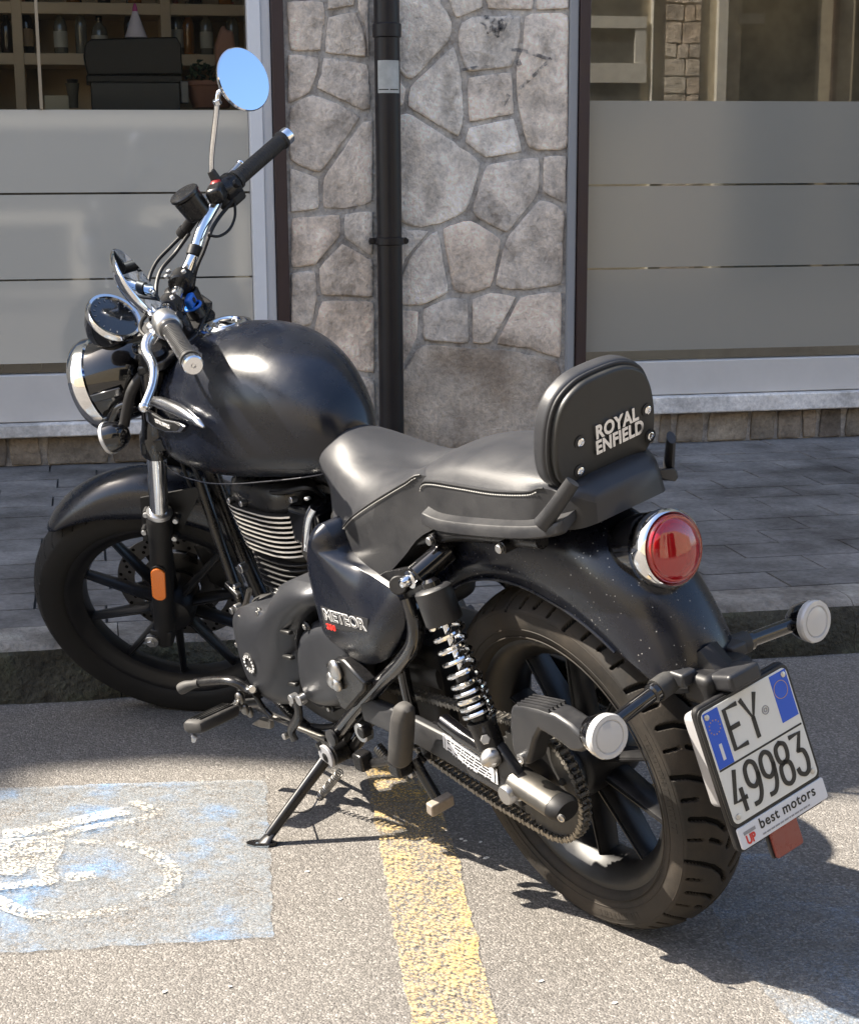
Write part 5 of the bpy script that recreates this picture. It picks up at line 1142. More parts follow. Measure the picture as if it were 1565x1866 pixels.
# ---------------- side panel, engine covers
MB().puffm(xz((0.453,0.15,0.714), (0.496,0.15,0.693), (0.532,0.155,0.641), (0.549,0.16,0.579), (0.553,0.16,0.517), (0.55,0.155,0.465), (0.517,0.15,0.439), (0.446,0.145,0.438), (0.382,0.145,0.454), (0.325,0.145,0.485), (0.263,0.15,0.546), (0.248,0.15,0.582), (0.259,0.155,0.618), (0.314,0.155,0.636), (0.367,0.155,0.645), (0.417,0.15,0.663), (0.432,0.148,0.694)), xz((0.462,0.16,0.682), (0.474,0.16,0.622), (0.454,0.16,0.566), (0.391,0.16,0.542), (0.335,0.16,0.539)), .06, .182, .030, N=120, pw=2.2).obj('side_panel', satin, moto, sharp=60)
sp = empty('side_lettering'); sp.parent = moto
tY = .1812
pX = (Vector((0.352,0.168,0.554))-Vector((0.505,0.168,0.54))).normalized(); pX.y = 0; pX = Vector((-1, 0, pX.z/abs(pX.x) if pX.x else 0)).normalized()
tl, tr, br, blq = Vector((0.482,0.181,0.559)), Vector((0.321,0.181,0.569)), Vector((0.337,0.181,0.538)), Vector((0.486,0.181,0.515))
for q in (tl, tr, br, blq): q.y = tY
MB().prism([tl, tr, br, blq], (0, .0008, 0)).obj('panel_decal', plastic, sp, flat=True)
mX = (tr-tl).normalized(); mY = Vector((-mX.z, 0, mX.x)); mY = mY if mY.z > 0 else -mY
cX_ = mX if mX.x < 0 else -mX
text_mesh('METEOR', .0300, (tl+tr+br+blq)/4+Vector((0, .0011, 0))+mY*.0025, cX_, mY, .0010, .0011, 'model_lettering', whiteprint, sp, w=1.22)
text_mesh('METEOR', .0300, (tl+tr+br+blq)/4+Vector((0, .0019, 0))+mY*.0025, cX_, mY, .0006, -.0006, 'model_lettering_fill', plate_k, sp, w=1.22)
text_mesh('350', .0150, blq+Vector((0, .0014, 0))+cX_*.026+mY*.004, cX_, mY, .001, .0005, 'number_lettering', mat('red_letter', (.75, .03, .02), .4), sp, w=1.4)
# ---------------- engine
en = empty('engine'); en.parent = moto
MB().puff([(.94, .27), (.99, .35), (.97, .43), (.88, .455), (.62, .50), (.53, .47), (.50, .36), (.55, .25), (.75, .205)], -.11, .105, .02, N=48).obj('crankcase', crank, en, sharp=50)
MB().puff([(.94, .27), (.99, .35), (.97, .43), (.88, .455), (.62, .50), (.53, .47), (.50, .36), (.55, .25), (.75, .205)], -.09, -.16, .03, N=48).obj('clutch_cover', crank, en, sharp=50)
MB().puffm(xz((0.934,0.15,0.417), (0.945,0.15,0.357), (0.937,0.15,0.299), (0.904,0.15,0.262), (0.842,0.15,0.251), (0.764,0.15,0.269), (0.717,0.15,0.306), (0.691,0.15,0.37), (0.671,0.15,0.434), (0.633,0.15,0.478), (0.572,0.15,0.518), (0.523,0.15,0.542), (0.516,0.15,0.568), (0.56,0.15,0.576), (0.634,0.15,0.566), (0.698,0.15,0.536), (0.74,0.15,0.497), (0.783,0.15,0.479), (0.877,0.15,0.458)), xz((0.826,0.155,0.313), (0.818,0.155,0.377), (0.763,0.155,0.439), (0.676,0.155,0.499), (0.573,0.155,0.551)), .085, .180, .030, N=110, pw=2.4).obj('alternator_cover', engine, en, sharp=60)
MB().puff(xz((0.652,0.158,0.448), (0.681,0.158,0.382), (0.692,0.158,0.317), (0.66,0.158,0.294), (0.594,0.158,0.307), (0.521,0.158,0.334), (0.467,0.158,0.384), (0.443,0.158,0.452), (0.464,0.158,0.492), (0.509,0.158,0.51), (0.585,0.158,0.491)), .085, .170, .032, N=64, dome=.004).obj('sprocket_cover', engine, en, sharp=60)
for q, ax_ in (((0.683,0.162,0.532), .012), ((0.597,0.176,0.537), .014), ((0.873,0.16,0.44), .010), ((0.778,0.165,0.472), .010), ((0.593,0.166,0.485), .009)):
    c = Vector(q); MB().ell(c+Vector((0, -.006, 0)), (.013, .005, .007), ((.8, 0, .6), (0, 1, 0), (-.6, 0, .8)), 16, 8).obj('bolt_pocket', plate_k, en)
    MB().cyl(c+Vector((0, -.004, 0)), c+Vector((0, .003, 0)), .0058, seg=6, bev=.0008).obj('cover_bolt', alu, en)
for q in ((0.662,0.172,0.461), (0.689,0.168,0.399), (0.72,0.158,0.329)):
    c = Vector(q); MB().box(c, (.035, .012, .008), ((.95, 0, -.1), (0, 1, 0), (.1, 0, .95))).obj('cooling_slot', plate_k, en, bevel=.003)
for pts_, yy in (([(0.934,0.15,0.417), (0.945,0.15,0.357), (0.937,0.15,0.299), (0.904,0.15,0.262), (0.842,0.15,0.251), (0.764,0.15,0.269), (0.717,0.15,0.306)], .150), ([(0.718,0.14,0.365), (0.728,0.14,0.299), (0.697,0.14,0.276), (0.63,0.14,0.289), (0.555,0.14,0.317)], .140)):
    P_ = [Vector(q) for q in pts_]; MB().tube([q+Vector((0, -.010, 0)) for q in P_], .0036, 8, n=6).obj('cover_flange', crank, en)
    for q in P_[1:-1:2]:
        MB().cyl(q+Vector((0, -.03, 0)), q+Vector((0, -.002, 0)), .0095, seg=14, bev=.001).obj('bolt_boss', engine, en); MB().cyl(q+Vector((0, -.002, 0)), q+Vector((0, .004, 0)), .0055, seg=6, bev=.0006).obj('cover_bolt', alu, en)
MB().tube([Vector((0.674,0.12,0.503)), Vector((0.636,0.11,0.547)), Vector((0.599,0.1,0.579)), Vector((0.565,0.1,0.635))], .007, 10, n=6).obj('breather_hose', flatb, en)
MB().tube([Vector((1.037,0.1,0.162)), Vector((0.897,0.11,0.176)), Vector((0.732,0.11,0.206)), Vector((0.605,0.1,0.256))], .006, 10, n=6).obj('drain_hose', flatb, en)
MB().tube([Vector((0.397,0.1,0.548)), Vector((0.386,0.1,0.485)), Vector((0.458,0.1,0.389)), Vector((0.543,0.11,0.302))], .0045, 8, n=6).obj('wiring_loom', flatb, en)
ec = Vector((0.843,0.17,0.352)); ec.y = .178
MB().lathe([(.0235, -.004), (.0235, .003), (.0215, .0045), (.012, .0045), (.011, .003), (.001, .003)], ec, (0, 1, 0), 36).obj('round_emblem', crank, en, sharp=30)
for k in range(14):
    a = 2*pi*k/14; d = Vector((cos(a), 0, sin(a))); MB().box(ec+Vector((0, .0048, 0))+d*.0168, (.006, .0012, .0035), (d, (0, 1, 0), d.cross(Vector((0, 1, 0))))).obj('emblem_letter', whiteprint, en)
# cylinder barrel and head with fins
def finp(cx, hx_, hy_, z, th, ex=3.2, n=40):
    P_ = []
    for k in range(n):
        a = 2*pi*k/n; c_, s_ = cos(a), sin(a); P_.append(Vector((cx+hx_*math.copysign(abs(c_)**(2/ex), c_), hy_*math.copysign(abs(s_)**(2/ex), s_), z)))
    return P_
TL = Vector((.06, 0, 1)).normalized()
MB().prism(finp(.80, .095, .072, .44, 0, 3), (.02, 0, .25)).obj('barrel_core', crank, en)
for k in range(9):
    t = k/8; z = .567+.0112*k; hx_ = .122+.026*t; hy_ = .100+.010*t; cx_ = .825
    mb = MB(); F_ = finp(cx_, hx_, hy_, z, 0); I_ = finp(cx_, hx_-.012, hy_-.012, z+.0001, 0)
    mb.m(0).rings([F_, [q+Vector((0, 0, .0038)) for q in F_]], cap=False)
    mb.m(1).rings([[q+Vector((0, 0, .0038)) for q in F_], [q+Vector((0, 0, .0036)) for q in finp(cx_, .03, .03, z, 0)]], cap=False); mb.rings([finp(cx_, .03, .03, z, 0), F_], cap=False)
    mb.obj('head_fin', [fin_m, crank], en, sharp=30)
for k in range(6):
    z = .482+.0125*k; mb = MB().prism(finp(.825, .100+.003*k, .092, z, 0), (0, 0, .0035)); mb.obj('barrel_fin', crank, en, sharp=30, bevel=.0008)
for k in range(5):
    z = .418+.0115*k; MB().prism(finp(.83, .078, .086, z, 0, 3), (0, 0, .004)).obj('barrel_base_fin', mat('fin_grey', (.10, .10, .10), .4) if k == 0 else MATS['fin_grey'], en, sharp=30, bevel=.0008)
MB().rings([finp(.83, .135, .098, .662, 0, 3), finp(.83, .140, .100, .672, 0, 3), finp(.825, .135, .095, .700, 0, 2.8), finp(.82, .115, .080, .716, 0, 2.6), finp(.815, .07, .05, .722, 0, 2.4)]).obj('rocker_cover', blackm, en, sharp=40)
for q in ((0.909,0.1,0.664), (0.838,0.11,0.673), (0.666,0.09,0.701)): MB().cyl(Vector(q)-Vector((0, .01, 0)), Vector(q)+Vector((0, .004, .002)), .006, seg=10, bev=.001).obj('rocker_bolt', alu, en)
# throttle body / injector box, chrome strip
MB().box((.655, .045, .645), (.10, .09, .085)).obj('throttle_body', gloss, en, bevel=.014, seg=3)
MB().tube([Vector((0.571,0.1,0.705)), Vector((0.591,0.105,0.682)), Vector((0.615,0.105,0.645)), Vector((0.64,0.1,0.61))], .0085, 10, sx=.7).obj('intake_strip', chrome, en)
MB().cyl((.66, .03, .595), (.66, .09, .590), .020, seg=20, bev=.002).obj('intake_hose_clip', steel, en)
for q in ((0.675,0.085,0.694), (0.604,0.09,0.712)): MB().cyl(Vector(q), Vector(q)+Vector((0, 0, .006)), .006, seg=10, bev=.001).obj('throttle_bolt', alu, en)
# lock cover box low behind the engine covers
q0 = [Vector(q) for q in ((0.525,0.168,0.43), (0.48,0.168,0.452), (0.453,0.168,0.454), (0.393,0.168,0.422), (0.404,0.168,0.404), (0.488,0.168,0.341), (0.509,0.168,0.344))]
for q in q0: q.y = .150
MB().prism(q0, (0, .030, 0)).obj('linkage_cover', plastic if False else blackm, en, bevel=.005)
for q, r_ in (((0.48,0.185,0.43), .018), ((0.498,0.186,0.406), .015), ((0.483,0.186,0.401), .012)):
    MB().ell(Vector(q), (r_, .010, r_*1.2)).obj('cast_knob', alu, en)
# ---------------- frame
frm = empty('frame'); frm.parent = moto
for s in (1, -1):
    def F_(*P_): return [Vector((q[0], q[1]*s, q[2])) for q in P_]
    MB().tube(F_((0.612,0.15,0.239), (0.516,0.15,0.316), (0.398,0.15,0.405), (0.301,0.15,0.475), (0.238,0.152,0.529), (0.221,0.15,0.571), (0.233,0.145,0.612)), .0150, 14, n=6).obj('frame_tube', gloss, frm)
    MB().tube(F_((0.316,0.14,0.46), (0.315,0.142,0.412), (0.309,0.144,0.359), (0.303,0.146,0.318)), .0115, 12, n=4).obj('rear_loop_tube', gloss, frm)
    MB().prism(F_((0.352,0.132,0.622), (0.292,0.132,0.65), (0.218,0.132,0.671), (0.163,0.132,0.691), (0.147,0.132,0.657), (0.197,0.132,0.627), (0.239,0.132,0.59), (0.26,0.132,0.554), (0.281,0.132,0.553), (0.287,0.132,0.59)), (0, .010*s, 0)).obj('mount_plate', blackm, frm, bevel=.003)
    MB().tube(F_((.42, .10, .66), (.28, .11, .69), (.10, .11, .74), (-.12, .105, .765)), .013, 10).obj('subframe_tube', blackm, frm)
    MB().cyl(Vector(F_((0.252,0.14,0.632))[0]), Vector(F_((0.237,0.158,0.64))[0]), .0165, seg=20, bev=.002).obj('pivot_boss', flatb, frm)
    MB().lathe([(.015, 0), (.0155, .012), (.010, .014), (.0105, .022), (.007, .030), (.001, .032)], F_((0.163,0.165,0.673))[0], (0, s, 0), 18).obj('acorn_nut', chrome, frm)
    MB().cyl(F_((.150, .10, .700))[0], F_((0.163,0.165,0.673))[0], .021, seg=20, bev=.002).obj('shock_eye', gloss, frm)
    MB().lathe([(.006, 0), (.0165, .001), (.017, .008), (.010, .010), (.005, .010)], F_((0.592,0.165,0.25))[0], (0, s, 0), 20).obj('tube_end_cap', plastic, frm)
MB().tube([Vector((1.18, 0, .70)), Vector((1.13, 0, .50)), Vector((1.06, .0, .33)), Vector((.98, 0, .24))], .018, 14).obj('down_tube', blackm, frm)
for s in (1, -1): MB().tube([Vector((1.13, .05*s, .66)), Vector((1.09, .06*s, .52)), Vector((1.03, .075*s, .36)), Vector((.97, .10*s, .25)), Vector((.80, .115*s, .19)), Vector((.62, .12*s, .20)), Vector((.54, .12*s, .27))], .0125, 12).obj('cradle_tube', blackm, frm)
MB().tube([Vector((1.04, 0, .90)), Vector((.8, 0, .75)), Vector((.5, 0, .70)), Vector((.3, 0, .68))], .022, 12).obj('backbone_tube', blackm, frm)
MB().box((.46, 0, .60), (.22, .17, .20)).obj('airbox', flatb, frm, bevel=.03, seg=4)
MB().box((.42, -.02, .34), (.16, .18, .22)).obj('swingarm_pivot_block', crank, frm, bevel=.02)
MB().tube([Vector((0.966,0.1,0.42)), Vector((0.925,0.1,0.466))], .006, 8, n=1).obj('front_bracket', steel, frm)
for q, r_ in (((0.987,0.075,0.493), .011), ((1.038,0.075,0.441), .006), ((1.029,0.09,0.398), .009), ((1.053,0.09,0.387), .008)): MB().cyl(Vector(q)-Vector((0, .01, 0)), Vector(q)+Vector((0, .006, 0)), r_, seg=12, bev=.001).obj('frame_bolt', alu, frm)
MB().box(Vector((1.046,0.08,0.433)), (.05, .012, .012), ((.9, 0, .4), (0, 1, 0), (-.4, 0, .9))).obj('cable_clip', steel, frm, bevel=.002)
# exhaust header far side
ex = empty('exhaust'); ex.parent = moto
MB().tube([Vector((.97, -.03, .63)), Vector((1.03, -.06, .55)), Vector((1.02, -.11, .38)), Vector((.92, -.16, .24)), Vector((.6, -.18, .20)), Vector((.3, -.19, .21))], .020, 14).obj('header_pipe', blackm, ex)
MB().tube([Vector((.32, -.19, .21)), Vector((.20, -.20, .225)), Vector((.08, -.205, .24)), Vector((-.08, -.21, .26))], .045, 20, rad=lambda t: .030+.018*min(1, t*4)).obj('silencer', blackm, ex)
# ---------------- swingarm
sw = empty('swingarm'); sw.parent = moto
for s in (1, -1):
    y = .150*s
    P_ = [(.46, .345, .026), (.30, .345, .026), (.16, .335, .028), (.06, .325, .030), (.0, .315, .030)]
    R = []
    for x_2, z, h in P_: R.append([Vector((x_2, y+a*.014*s, z+b*h)) for a, b in ((1, -.9), (1, .6), (.5, 1), (-.5, 1), (-1, .6), (-1, -.9))])
    MB().rings(R).obj('arm', plastic if s > 0 else blackm, sw, bevel=.003)
    q = [Vector((0.188,0.165,0.395)), Vector((0.134,0.165,0.382)), Vector((0.079,0.165,0.372)), Vector((0.043,0.165,0.357))]
    MB().tube([Vector((a.x, .158*s, a.z)) for a in q], .0145, 14).obj('arm_tube', gloss, sw)
    a, b = Vector((-0.009,0.158,0.332)), Vector((-0.103,0.158,0.316)); a.y = b.y = .152*s
    ax_ = (b-a).normalized(); R = []
    MB().tube([a-ax_*.02, a, b-ax_*.012], .0285, 20, n=1, sx=.75, up=(0, 1, 0)).obj('axle_block', mat('axle_block_steel', (.13, .125, .115), .38, metal=.9, dust=(30, .3, (.12, .10, .08))) if s > 0 else blackm, sw, bevel=.003)
    MB().tube([b-ax_*.013, b-ax_*.001, b+ax_*.010], .0288, 20, n=1, rad=lambda t: .0292-.006*max(0, t-.6)*2.5, sx=.75, up=(0, 1, 0)).obj('axle_block_cap', flatb, sw)
    c = b+Vector((0, .022*s, 0))+ax_*(.0) if s > 0 else b
    MB().lathe([(.0068, 0), (.0066, .004), (.004, .0045), (.0035, .002), (.0001, .002)], Vector((-0.127,0.175,0.32)) if s > 0 else b, (-.3, s*.9, -.1), 14).obj('cap_screw', alu, sw)
    c = Vector((0.003,0.172,0.323)); c.y = abs(c.y)*s
    MB().lathe([(.020, -.012), (.020, -.006), (.0165, -.006), (.0172, .014), (.0155, .0175), (.0001, .0178)], c, (0, s, 0), 24).obj('axle_nut', alu, sw, sharp=30)
    c = Vector((-0.018,0.168,0.325)); MB().lathe([(.010, -.003), (.010, .003), (.006, .006), (.0001, .006)], Vector((c.x, c.y*s, c.z)), (0, s, 0), 12).obj('axle_washer', alu, sw)
lb = [Vector((0.188,0.167,0.376)), Vector((0.113,0.167,0.364)), Vector((0.043,0.167,0.35)), Vector((0.05,0.167,0.318)), Vector((0.135,0.167,0.326)), Vector((0.195,0.167,0.346))]
for q in lb: q.y = .1655
MB().prism(lb, (0, .0010, 0)).obj('warning_label', sticker_w, sw, flat=True, label='white printed warning label')
lcx = sum(lb, Vector())/6
MB().prism([lcx+(q-lcx)*.93+Vector((0, .0012, 0)) for q in lb], (0, .0002, 0)).obj('label_border', plate_k, sw, flat=True)
MB().prism([lcx+(q-lcx)*.90+Vector((0, .0015, 0)) for q in lb], (0, .0002, 0)).obj('label_face', sticker_w, sw, flat=True)
random.seed(3); mb = MB()
for r_ in range(5):
    t = .10
    while t < .88:
        w_ = random.choice((.03, .05, .08, .11)); f = (r_+.5)/5.6+.08
        def pt(tt, ff):
            up1 = lb[0].lerp(lb[1], min(tt*2, 1)) if tt < .5 else lb[1].lerp(lb[2], tt*2-1); dn = lb[5].lerp(lb[4], min(tt*2, 1)) if tt < .5 else lb[4].lerp(lb[3], tt*2-1)
            return up1.lerp(dn, ff)+Vector((0, .0018, 0))
        if random.random() < .85: mb.prism([pt(t, f), pt(min(t+w_, .9), f), pt(min(t+w_, .9), f+.09), pt(t, f+.09)], (0, .0002, 0))
        t += w_+.02
mb.obj('label_text_line', plate_k, sw, flat=True, kind='stuff')
# gusset to shock mount, acorn nut
MB().prism([Vector((.135, .146, .345)), Vector((.06, .146, .40)), Vector((.03, .146, .395)), Vector((-.03, .146, .33)), Vector((.0, .146, .31))], (0, .018, 0)).obj('gusset', plastic, sw, bevel=.004)
MB().lathe([(.0175, -.004), (.0175, .004), (.0145, .012), (.008, .021), (.001, .024)], Vector((0.039,0.172,0.378)), (0, 1, 0), 24).obj('shock_nut', alu, sw)
# ---------------- shock absorbers
for s in (1, -1):
    sh = empty('shock_absorber'); sh.parent = moto
    A = Vector((0.128,0.16,0.66)); Bq = Vector((0.052,0.16,0.375)); A.y = Bq.y = .160*s; ax_ = (Bq-A).normalized(); L = (Bq-A).length
    MB().lathe([(.012, -.002), (.0275, .0), (.0315, .004), (.0318, .058), (.030, .061), (.022, .061)], A, ax_, 32).obj('shroud', plastic, sh, sharp=40)
    MB().lathe([(.010, -.015), (.016, -.010), (.016, .0)], A, ax_, 20).obj('shock_cap', gloss, sh)
    MB().cyl(A+ax_*.05, A+ax_*.17, .0068, seg=14).obj('piston_rod', chrome, sh)
    MB().cyl(A+ax_*.15, A+ax_*(L-.045), .0165, seg=22, bev=.002).obj('damper_body', blackm, sh)
    MB().lathe([(.020, L-.062), (.0255, L-.060), (.0255, L-.052), (.0235, L-.048), (.0235, L-.012), (.018, L-.006), (.012, L)], A, ax_, 28).obj('lower_cup', blackm, sh)
    MB().cyl(Bq-Vector((0, .02*s, 0)), Bq+Vector((0, .012*s, 0)), .016, seg=18, bev=.002).obj('lower_eye', blackm, sh)
    x_, y_, d_ = frame(ax_); pts_ = []; h = .063; a = 0; hend = L-.064
    while h < hend:
        pts_.append(A+ax_*h+(x_*cos(a)+y_*sin(a))*.0252); t = (h-.063)/(hend-.063)
        pitch = .0215 if t < .5 else (.0215-(t-.5)/.2*.008 if t < .7 else .0128); a += 2*pi/20; h += pitch/20
    MB().tube(pts_, .0046, 8, n=1).obj('coil_spring', chrome, sh)
    if s > 0: MB().cyl(Vector((0.04,0.178,0.412)), Vector((0.027,0.186,0.42)), .0085, seg=6, bev=.001).obj('adjuster_bolt', alu, sh)
# ---------------- chain guard
g = [(-0.029,0.165,0.478), (-0.037,0.165,0.49), (-0.065,0.165,0.498), (-0.104,0.165,0.503), (-0.148,0.165,0.504), (-0.182,0.165,0.496), (-0.207,0.165,0.482), (-0.217,0.165,0.464), (-0.196,0.165,0.452), (-0.171,0.165,0.447), (-0.141,0.165,0.457), (-0.101,0.165,0.463), (-0.082,0.165,0.44), (-0.05,0.165,0.385), (-0.027,0.165,0.38), (-0.012,0.165,0.399), (-0.018,0.165,0.446)]
gp = [Vector(q) for q in g]
cg = empty('chain_guard'); cg.parent = moto
o = MB().prism([Vector((q.x, .166, q.z)) for q in gp], (0, -.040, 0)).obj('guard_shell', plastic, cg, bevel=.007, seg=3)
for k in range(5):
    a = Vector((-0.049,0.165,0.493)); b = Vector((-0.135,0.165,0.504)); off = -.004-.008*k
    MB().box(Vector(((a.x+b.x)/2, .166+off, (a.z+b.z)/2+.0015)), ((a-b).length*.95, .0030, .007), (((b-a).x, 0, (b-a).z), (0, 1, 0), (-(b-a).z, 0, (b-a).x))).obj('guard_rib', plastic, cg)
MB().lathe([(.009, -.002), (.009, .003), (.005, .0045), (.004, .002), (.0001, .002)], Vector((-0.038,0.168,0.396)), (0, 1, 0), 14).obj('guard_bolt', alu, cg)
MB().tube([Vector((0.245,0.115,0.44)), Vector((0.341,0.115,0.431)), Vector((0.451,0.115,0.398))], .02, 8, sx=.3).obj('guard_front', flatb, cg)
# ---------------- rear mudguard
def Rc(t):  # t=0 tail, 1 front under the seat
    th = 33+ (150-33)*t; k = [(33, .408), (40, .432), (53, .468), (66, .486), (80, .487), (100, .480), (130, .46), (150, .43)]
    for (a, ra), (b, rb) in zip(k[:-1], k[1:]):
        if a <= th <= b: return ra+(rb-ra)*(th-a)/(b-a)
    return k[-1][1]
R = []
for i in range(73):
    t = i/72; row = []
    for j in range(37):
        s_ = -1+2*j/36; a0 = 33+5*abs(s_)**1.5+14*abs(s_)**7; a1 = 150-6*abs(s_); th = radians(180-(a0+(a1-a0)*t)); rc_ = Rc(t); tt = (a0+(a1-a0)*t-33)/117.
        rs_ = .352+.0*t; ph = s_*pi/2; hw_ = .092-.010*max(0, .25-t)*4; y = hw_*math.copysign(abs(sin(ph))**.85, ph); r = rs_+(rc_-rs_)*max(cos(ph), 0)**.62
        row.append(Vector((r*cos(th), y, RWR+r*sin(th))))
    R.append(row)
mg = MB().rings(R, cap=False, close=False).obj('rear_mudguard', fender_m, moto, solid=.003, sharp=60)
MB().tube([R[k][0] for k in range(0, 73, 2)], .003, 8, n=1).obj('guard_edge', satin, mg); MB().tube([R[k][-1] for k in range(0, 73, 2)], .003, 8, n=1).obj('guard_edge', satin, mg)
# ---------------- tail light
tl_ = empty('tail_light'); tl_.parent = moto
ta = Vector((-.985, 0, .17)).normalized(); tc_ = Vector((-.285, 0, .742))
MB().lathe([(.045, -.10), (.050, -.085), (.0535, -.06), (.0550, -.03), (.0540, -.012)], tc_, ta, 44).obj('light_shell', gloss, tl_)
MB().prism([tc_+ta*-.09+Vector((0, a*.048, b)) for a, b in ((-1, .02), (1, .02), (1, -.05), (.5, -.075), (-.5, -.075), (-1, -.05))], ta*.05).obj('light_foot', gloss, tl_, bevel=.01, seg=3)
MB().lathe([(.0535, -.03), (.0575, -.027), (.0595, -.010), (.0590, .004), (.0545, .0085), (.0515, .005), (.0510, -.01)], tc_, ta, 56, cap=False).obj('chrome_ring', chrome, tl_, sharp=50)
MB().lathe([(.0515, .003), (.0505, .010), (.0480, .0135), (.0455, .0138), (.0440, .0162), (.038, .0190), (.028, .022), (.012, .0235), (.0005, .024)], tc_, ta, 48).obj('lens', mat('red_tail_glass', (.62, .006, .012), .06, trans=.55, coat=1) , tl_)
MB().lathe([(.050, -.012), (.038, -.010), (.034, .000), (.030, .008), (.018, .012), (.0005, .013)], tc_, ta, 40).obj('reflector_bowl', red_in, tl_)
MB().ell(tc_+ta*.010, (.008, .008, .012)).obj('bulb', mat('bulb_glass', (.9, .5, .45), .1, coat=1), tl_)
MB().torus(tc_+ta*.012, ta, .034, .0016, 40, 6).obj('lens_inner_ring', red_lens, tl_)
for k in range(-3, 4): MB().box(tc_+ta*.0095+Vector((0, k*.010, 0)), (.002, .0012, .055), (ta, (0, 1, 0), ta.cross(Vector((0, 1, 0))))).obj('lens_rib', red_lens, tl_)
# ---------------- rear indicators, plate light, number plate
for s in (1, -1):
    ri = empty('rear_indicator'); ri.parent = moto
    c = Vector((-0.3332, 0.2146*s, 0.5451)); ia = Vector((-.99, .05*s, .08)).normalized()
    MB().lathe([(.004, .045), (.014, .042), (.025, .030), (.0310, .012), (.0325, .002), (.031, 0)], c, -ia, 32).obj('indicator_shell', gloss, ri)
    MB().lathe([(.0305, -.004), (.0332, -.002), (.0337, .006), (.0320, .010), (.0255, .0105), (.0240, .0085), (.0225, .0100), (.014, .0115), (.0005, .012)], c, ia, 40).obj('indicator_lens', white_lens, ri, sharp=25)
    MB().lathe([(.0305, .0), (.024, -.006), (.010, -.010), (.001, -.010)], c, ia, 28).obj('lens_bowl', alu, ri)
    for k in range(12): a_ = 2*pi*k/12; x_, y_, z_ = frame(ia); MB().box(c+ia*.0055+(x_*cos(a_)+y_*sin(a_))*.0275, (.0018, .004, .006), (x_*cos(a_)+y_*sin(a_), ia.cross(x_*cos(a_)+y_*sin(a_)), ia)).obj('lens_rib', white_in, ri)
    MB().lathe([(.0180, .0040), (.0185, .0075), (.012, .009), (.0005, .0095)], c, ia, 28).obj('lens_core', white_in, ri)
    a = Vector((-.310, .060*s, .560)); b = c+Vector((.018, -.022*s, .0))
    MB().tube([a, a.lerp(b, .25)], .018, 14, n=1).obj('stalk_root', softrub, ri)
    MB().cyl(a.lerp(b, .22), a.lerp(b, .34), .0155, seg=16, bev=.003).obj('stalk_collar', gloss, ri)
    MB().cyl(a.lerp(b, .3), b, .0115, seg=16).obj('stalk', gloss, ri)
npg = empty('number_plate_holder'); npg.parent = moto
pt = 0.2163; pc = Vector((-0.4097, 0, 0.4511)); pY = Vector((sin(pt), 0, cos(pt))); pX = Vector((0, -1, 0)); pZ = pX.cross(pY)   # pZ points back
pZ = pZ if pZ.x < 0 else -pZ
def rrect(w_, h_, r_, n=5, c=(0, 0)):
    P_ = []
    for cx_, cy_, a0 in ((w_/2-r_, h_/2-r_, 0), (-w_/2+r_, h_/2-r_, 90), (-w_/2+r_, -h_/2+r_, 180), (w_/2-r_, -h_/2+r_, 270)):
        for k in range(n): a = radians(a0+90*k/(n-1)); P_.append((cx_+r_*cos(a)+c[0], cy_+r_*sin(a)+c[1]))
    return P_
def pp(u, v, d=0): return pc+pX*u+pY*v+pZ*d
def prr(w_, h_, r_, d0, d1, mt, nm, c=(0, 0), bev=0, par=None, **k): return MB().prism([pp(a, b, d0) for a, b in rrect(w_, h_, r_, c=c)], pZ*(d1-d0)).obj(nm, mt, par or npg, bevel=bev, **k)
prr(.186, .230, .012, -.014, -.002, flatb, 'plate_backing', (0, -.018), .003)
prr(.176, .150, .010, -.040, -.013, mat('holder_grey', (.30, .30, .31), .35, dust=(20, .2, (.3, .28, .25))), 'holder_spacer', (0, .010), .004)
prr(.187, .187, .013, -.002, .0015, plate_k, 'plate_rim', (0, 0), .0012)
prr(.177, .177, .010, .0012, .0026, plate_w, 'plate', (0, 0), .0008)
np_ = empty('plate_print'); np_.parent = moto
def quad(u0, v0, u1, v1, d, mt, nm): return MB().prism([pp(u0, v0, d), pp(u1, v0, d), pp(u1, v1, d), pp(u0, v1, d)], pZ*.0004).obj(nm, mt, np_, flat=True)
quad(-.0855, -.001, -.0550, .0855, .0026, plate_b, 'blue_band'); quad(.0520, .012, .0860, .0855, .0026, plate_b, 'blue_band')
quad(-.0855, -.0045, .0855, -.0015, .0026, plate_k, 'dividing_line')
quad(-.0730, .009, -.0675, .034, .0030, whiteprint, 'country_letter')
mb = MB()
for k in range(12): a = 2*pi*k/12; mb.torus(pp(-.070+.0105*cos(a), .060+.0105*sin(a), .0031), pZ, .0008, .0004, 8, 4)
mb.obj('star_ring', orange_ring, np_, kind='stuff')
MB().torus(pp(.067, .060, .0031), pZ, .0135, .0005, 36, 6).obj('round_stamp_ring', orange_ring, np_)
MB().torus(pp(.028, .044, .0031), pZ, .0062, .0007, 24, 6).torus(pp(.028, .044, .0031), pZ, .0028, .0007, 16, 6).obj('state_stamp', grey_print, np_)
for u_, v_ in ((-.079, .079), (.079, .079), (-.079, -.078), (.079, -.078)): MB().lathe([(.0048, 0), (.0044, .0016), (.002, .0022), (.0001, .0022)], pp(u_, v_, .0026), pZ, 14).obj('plate_screw', alu, npg)
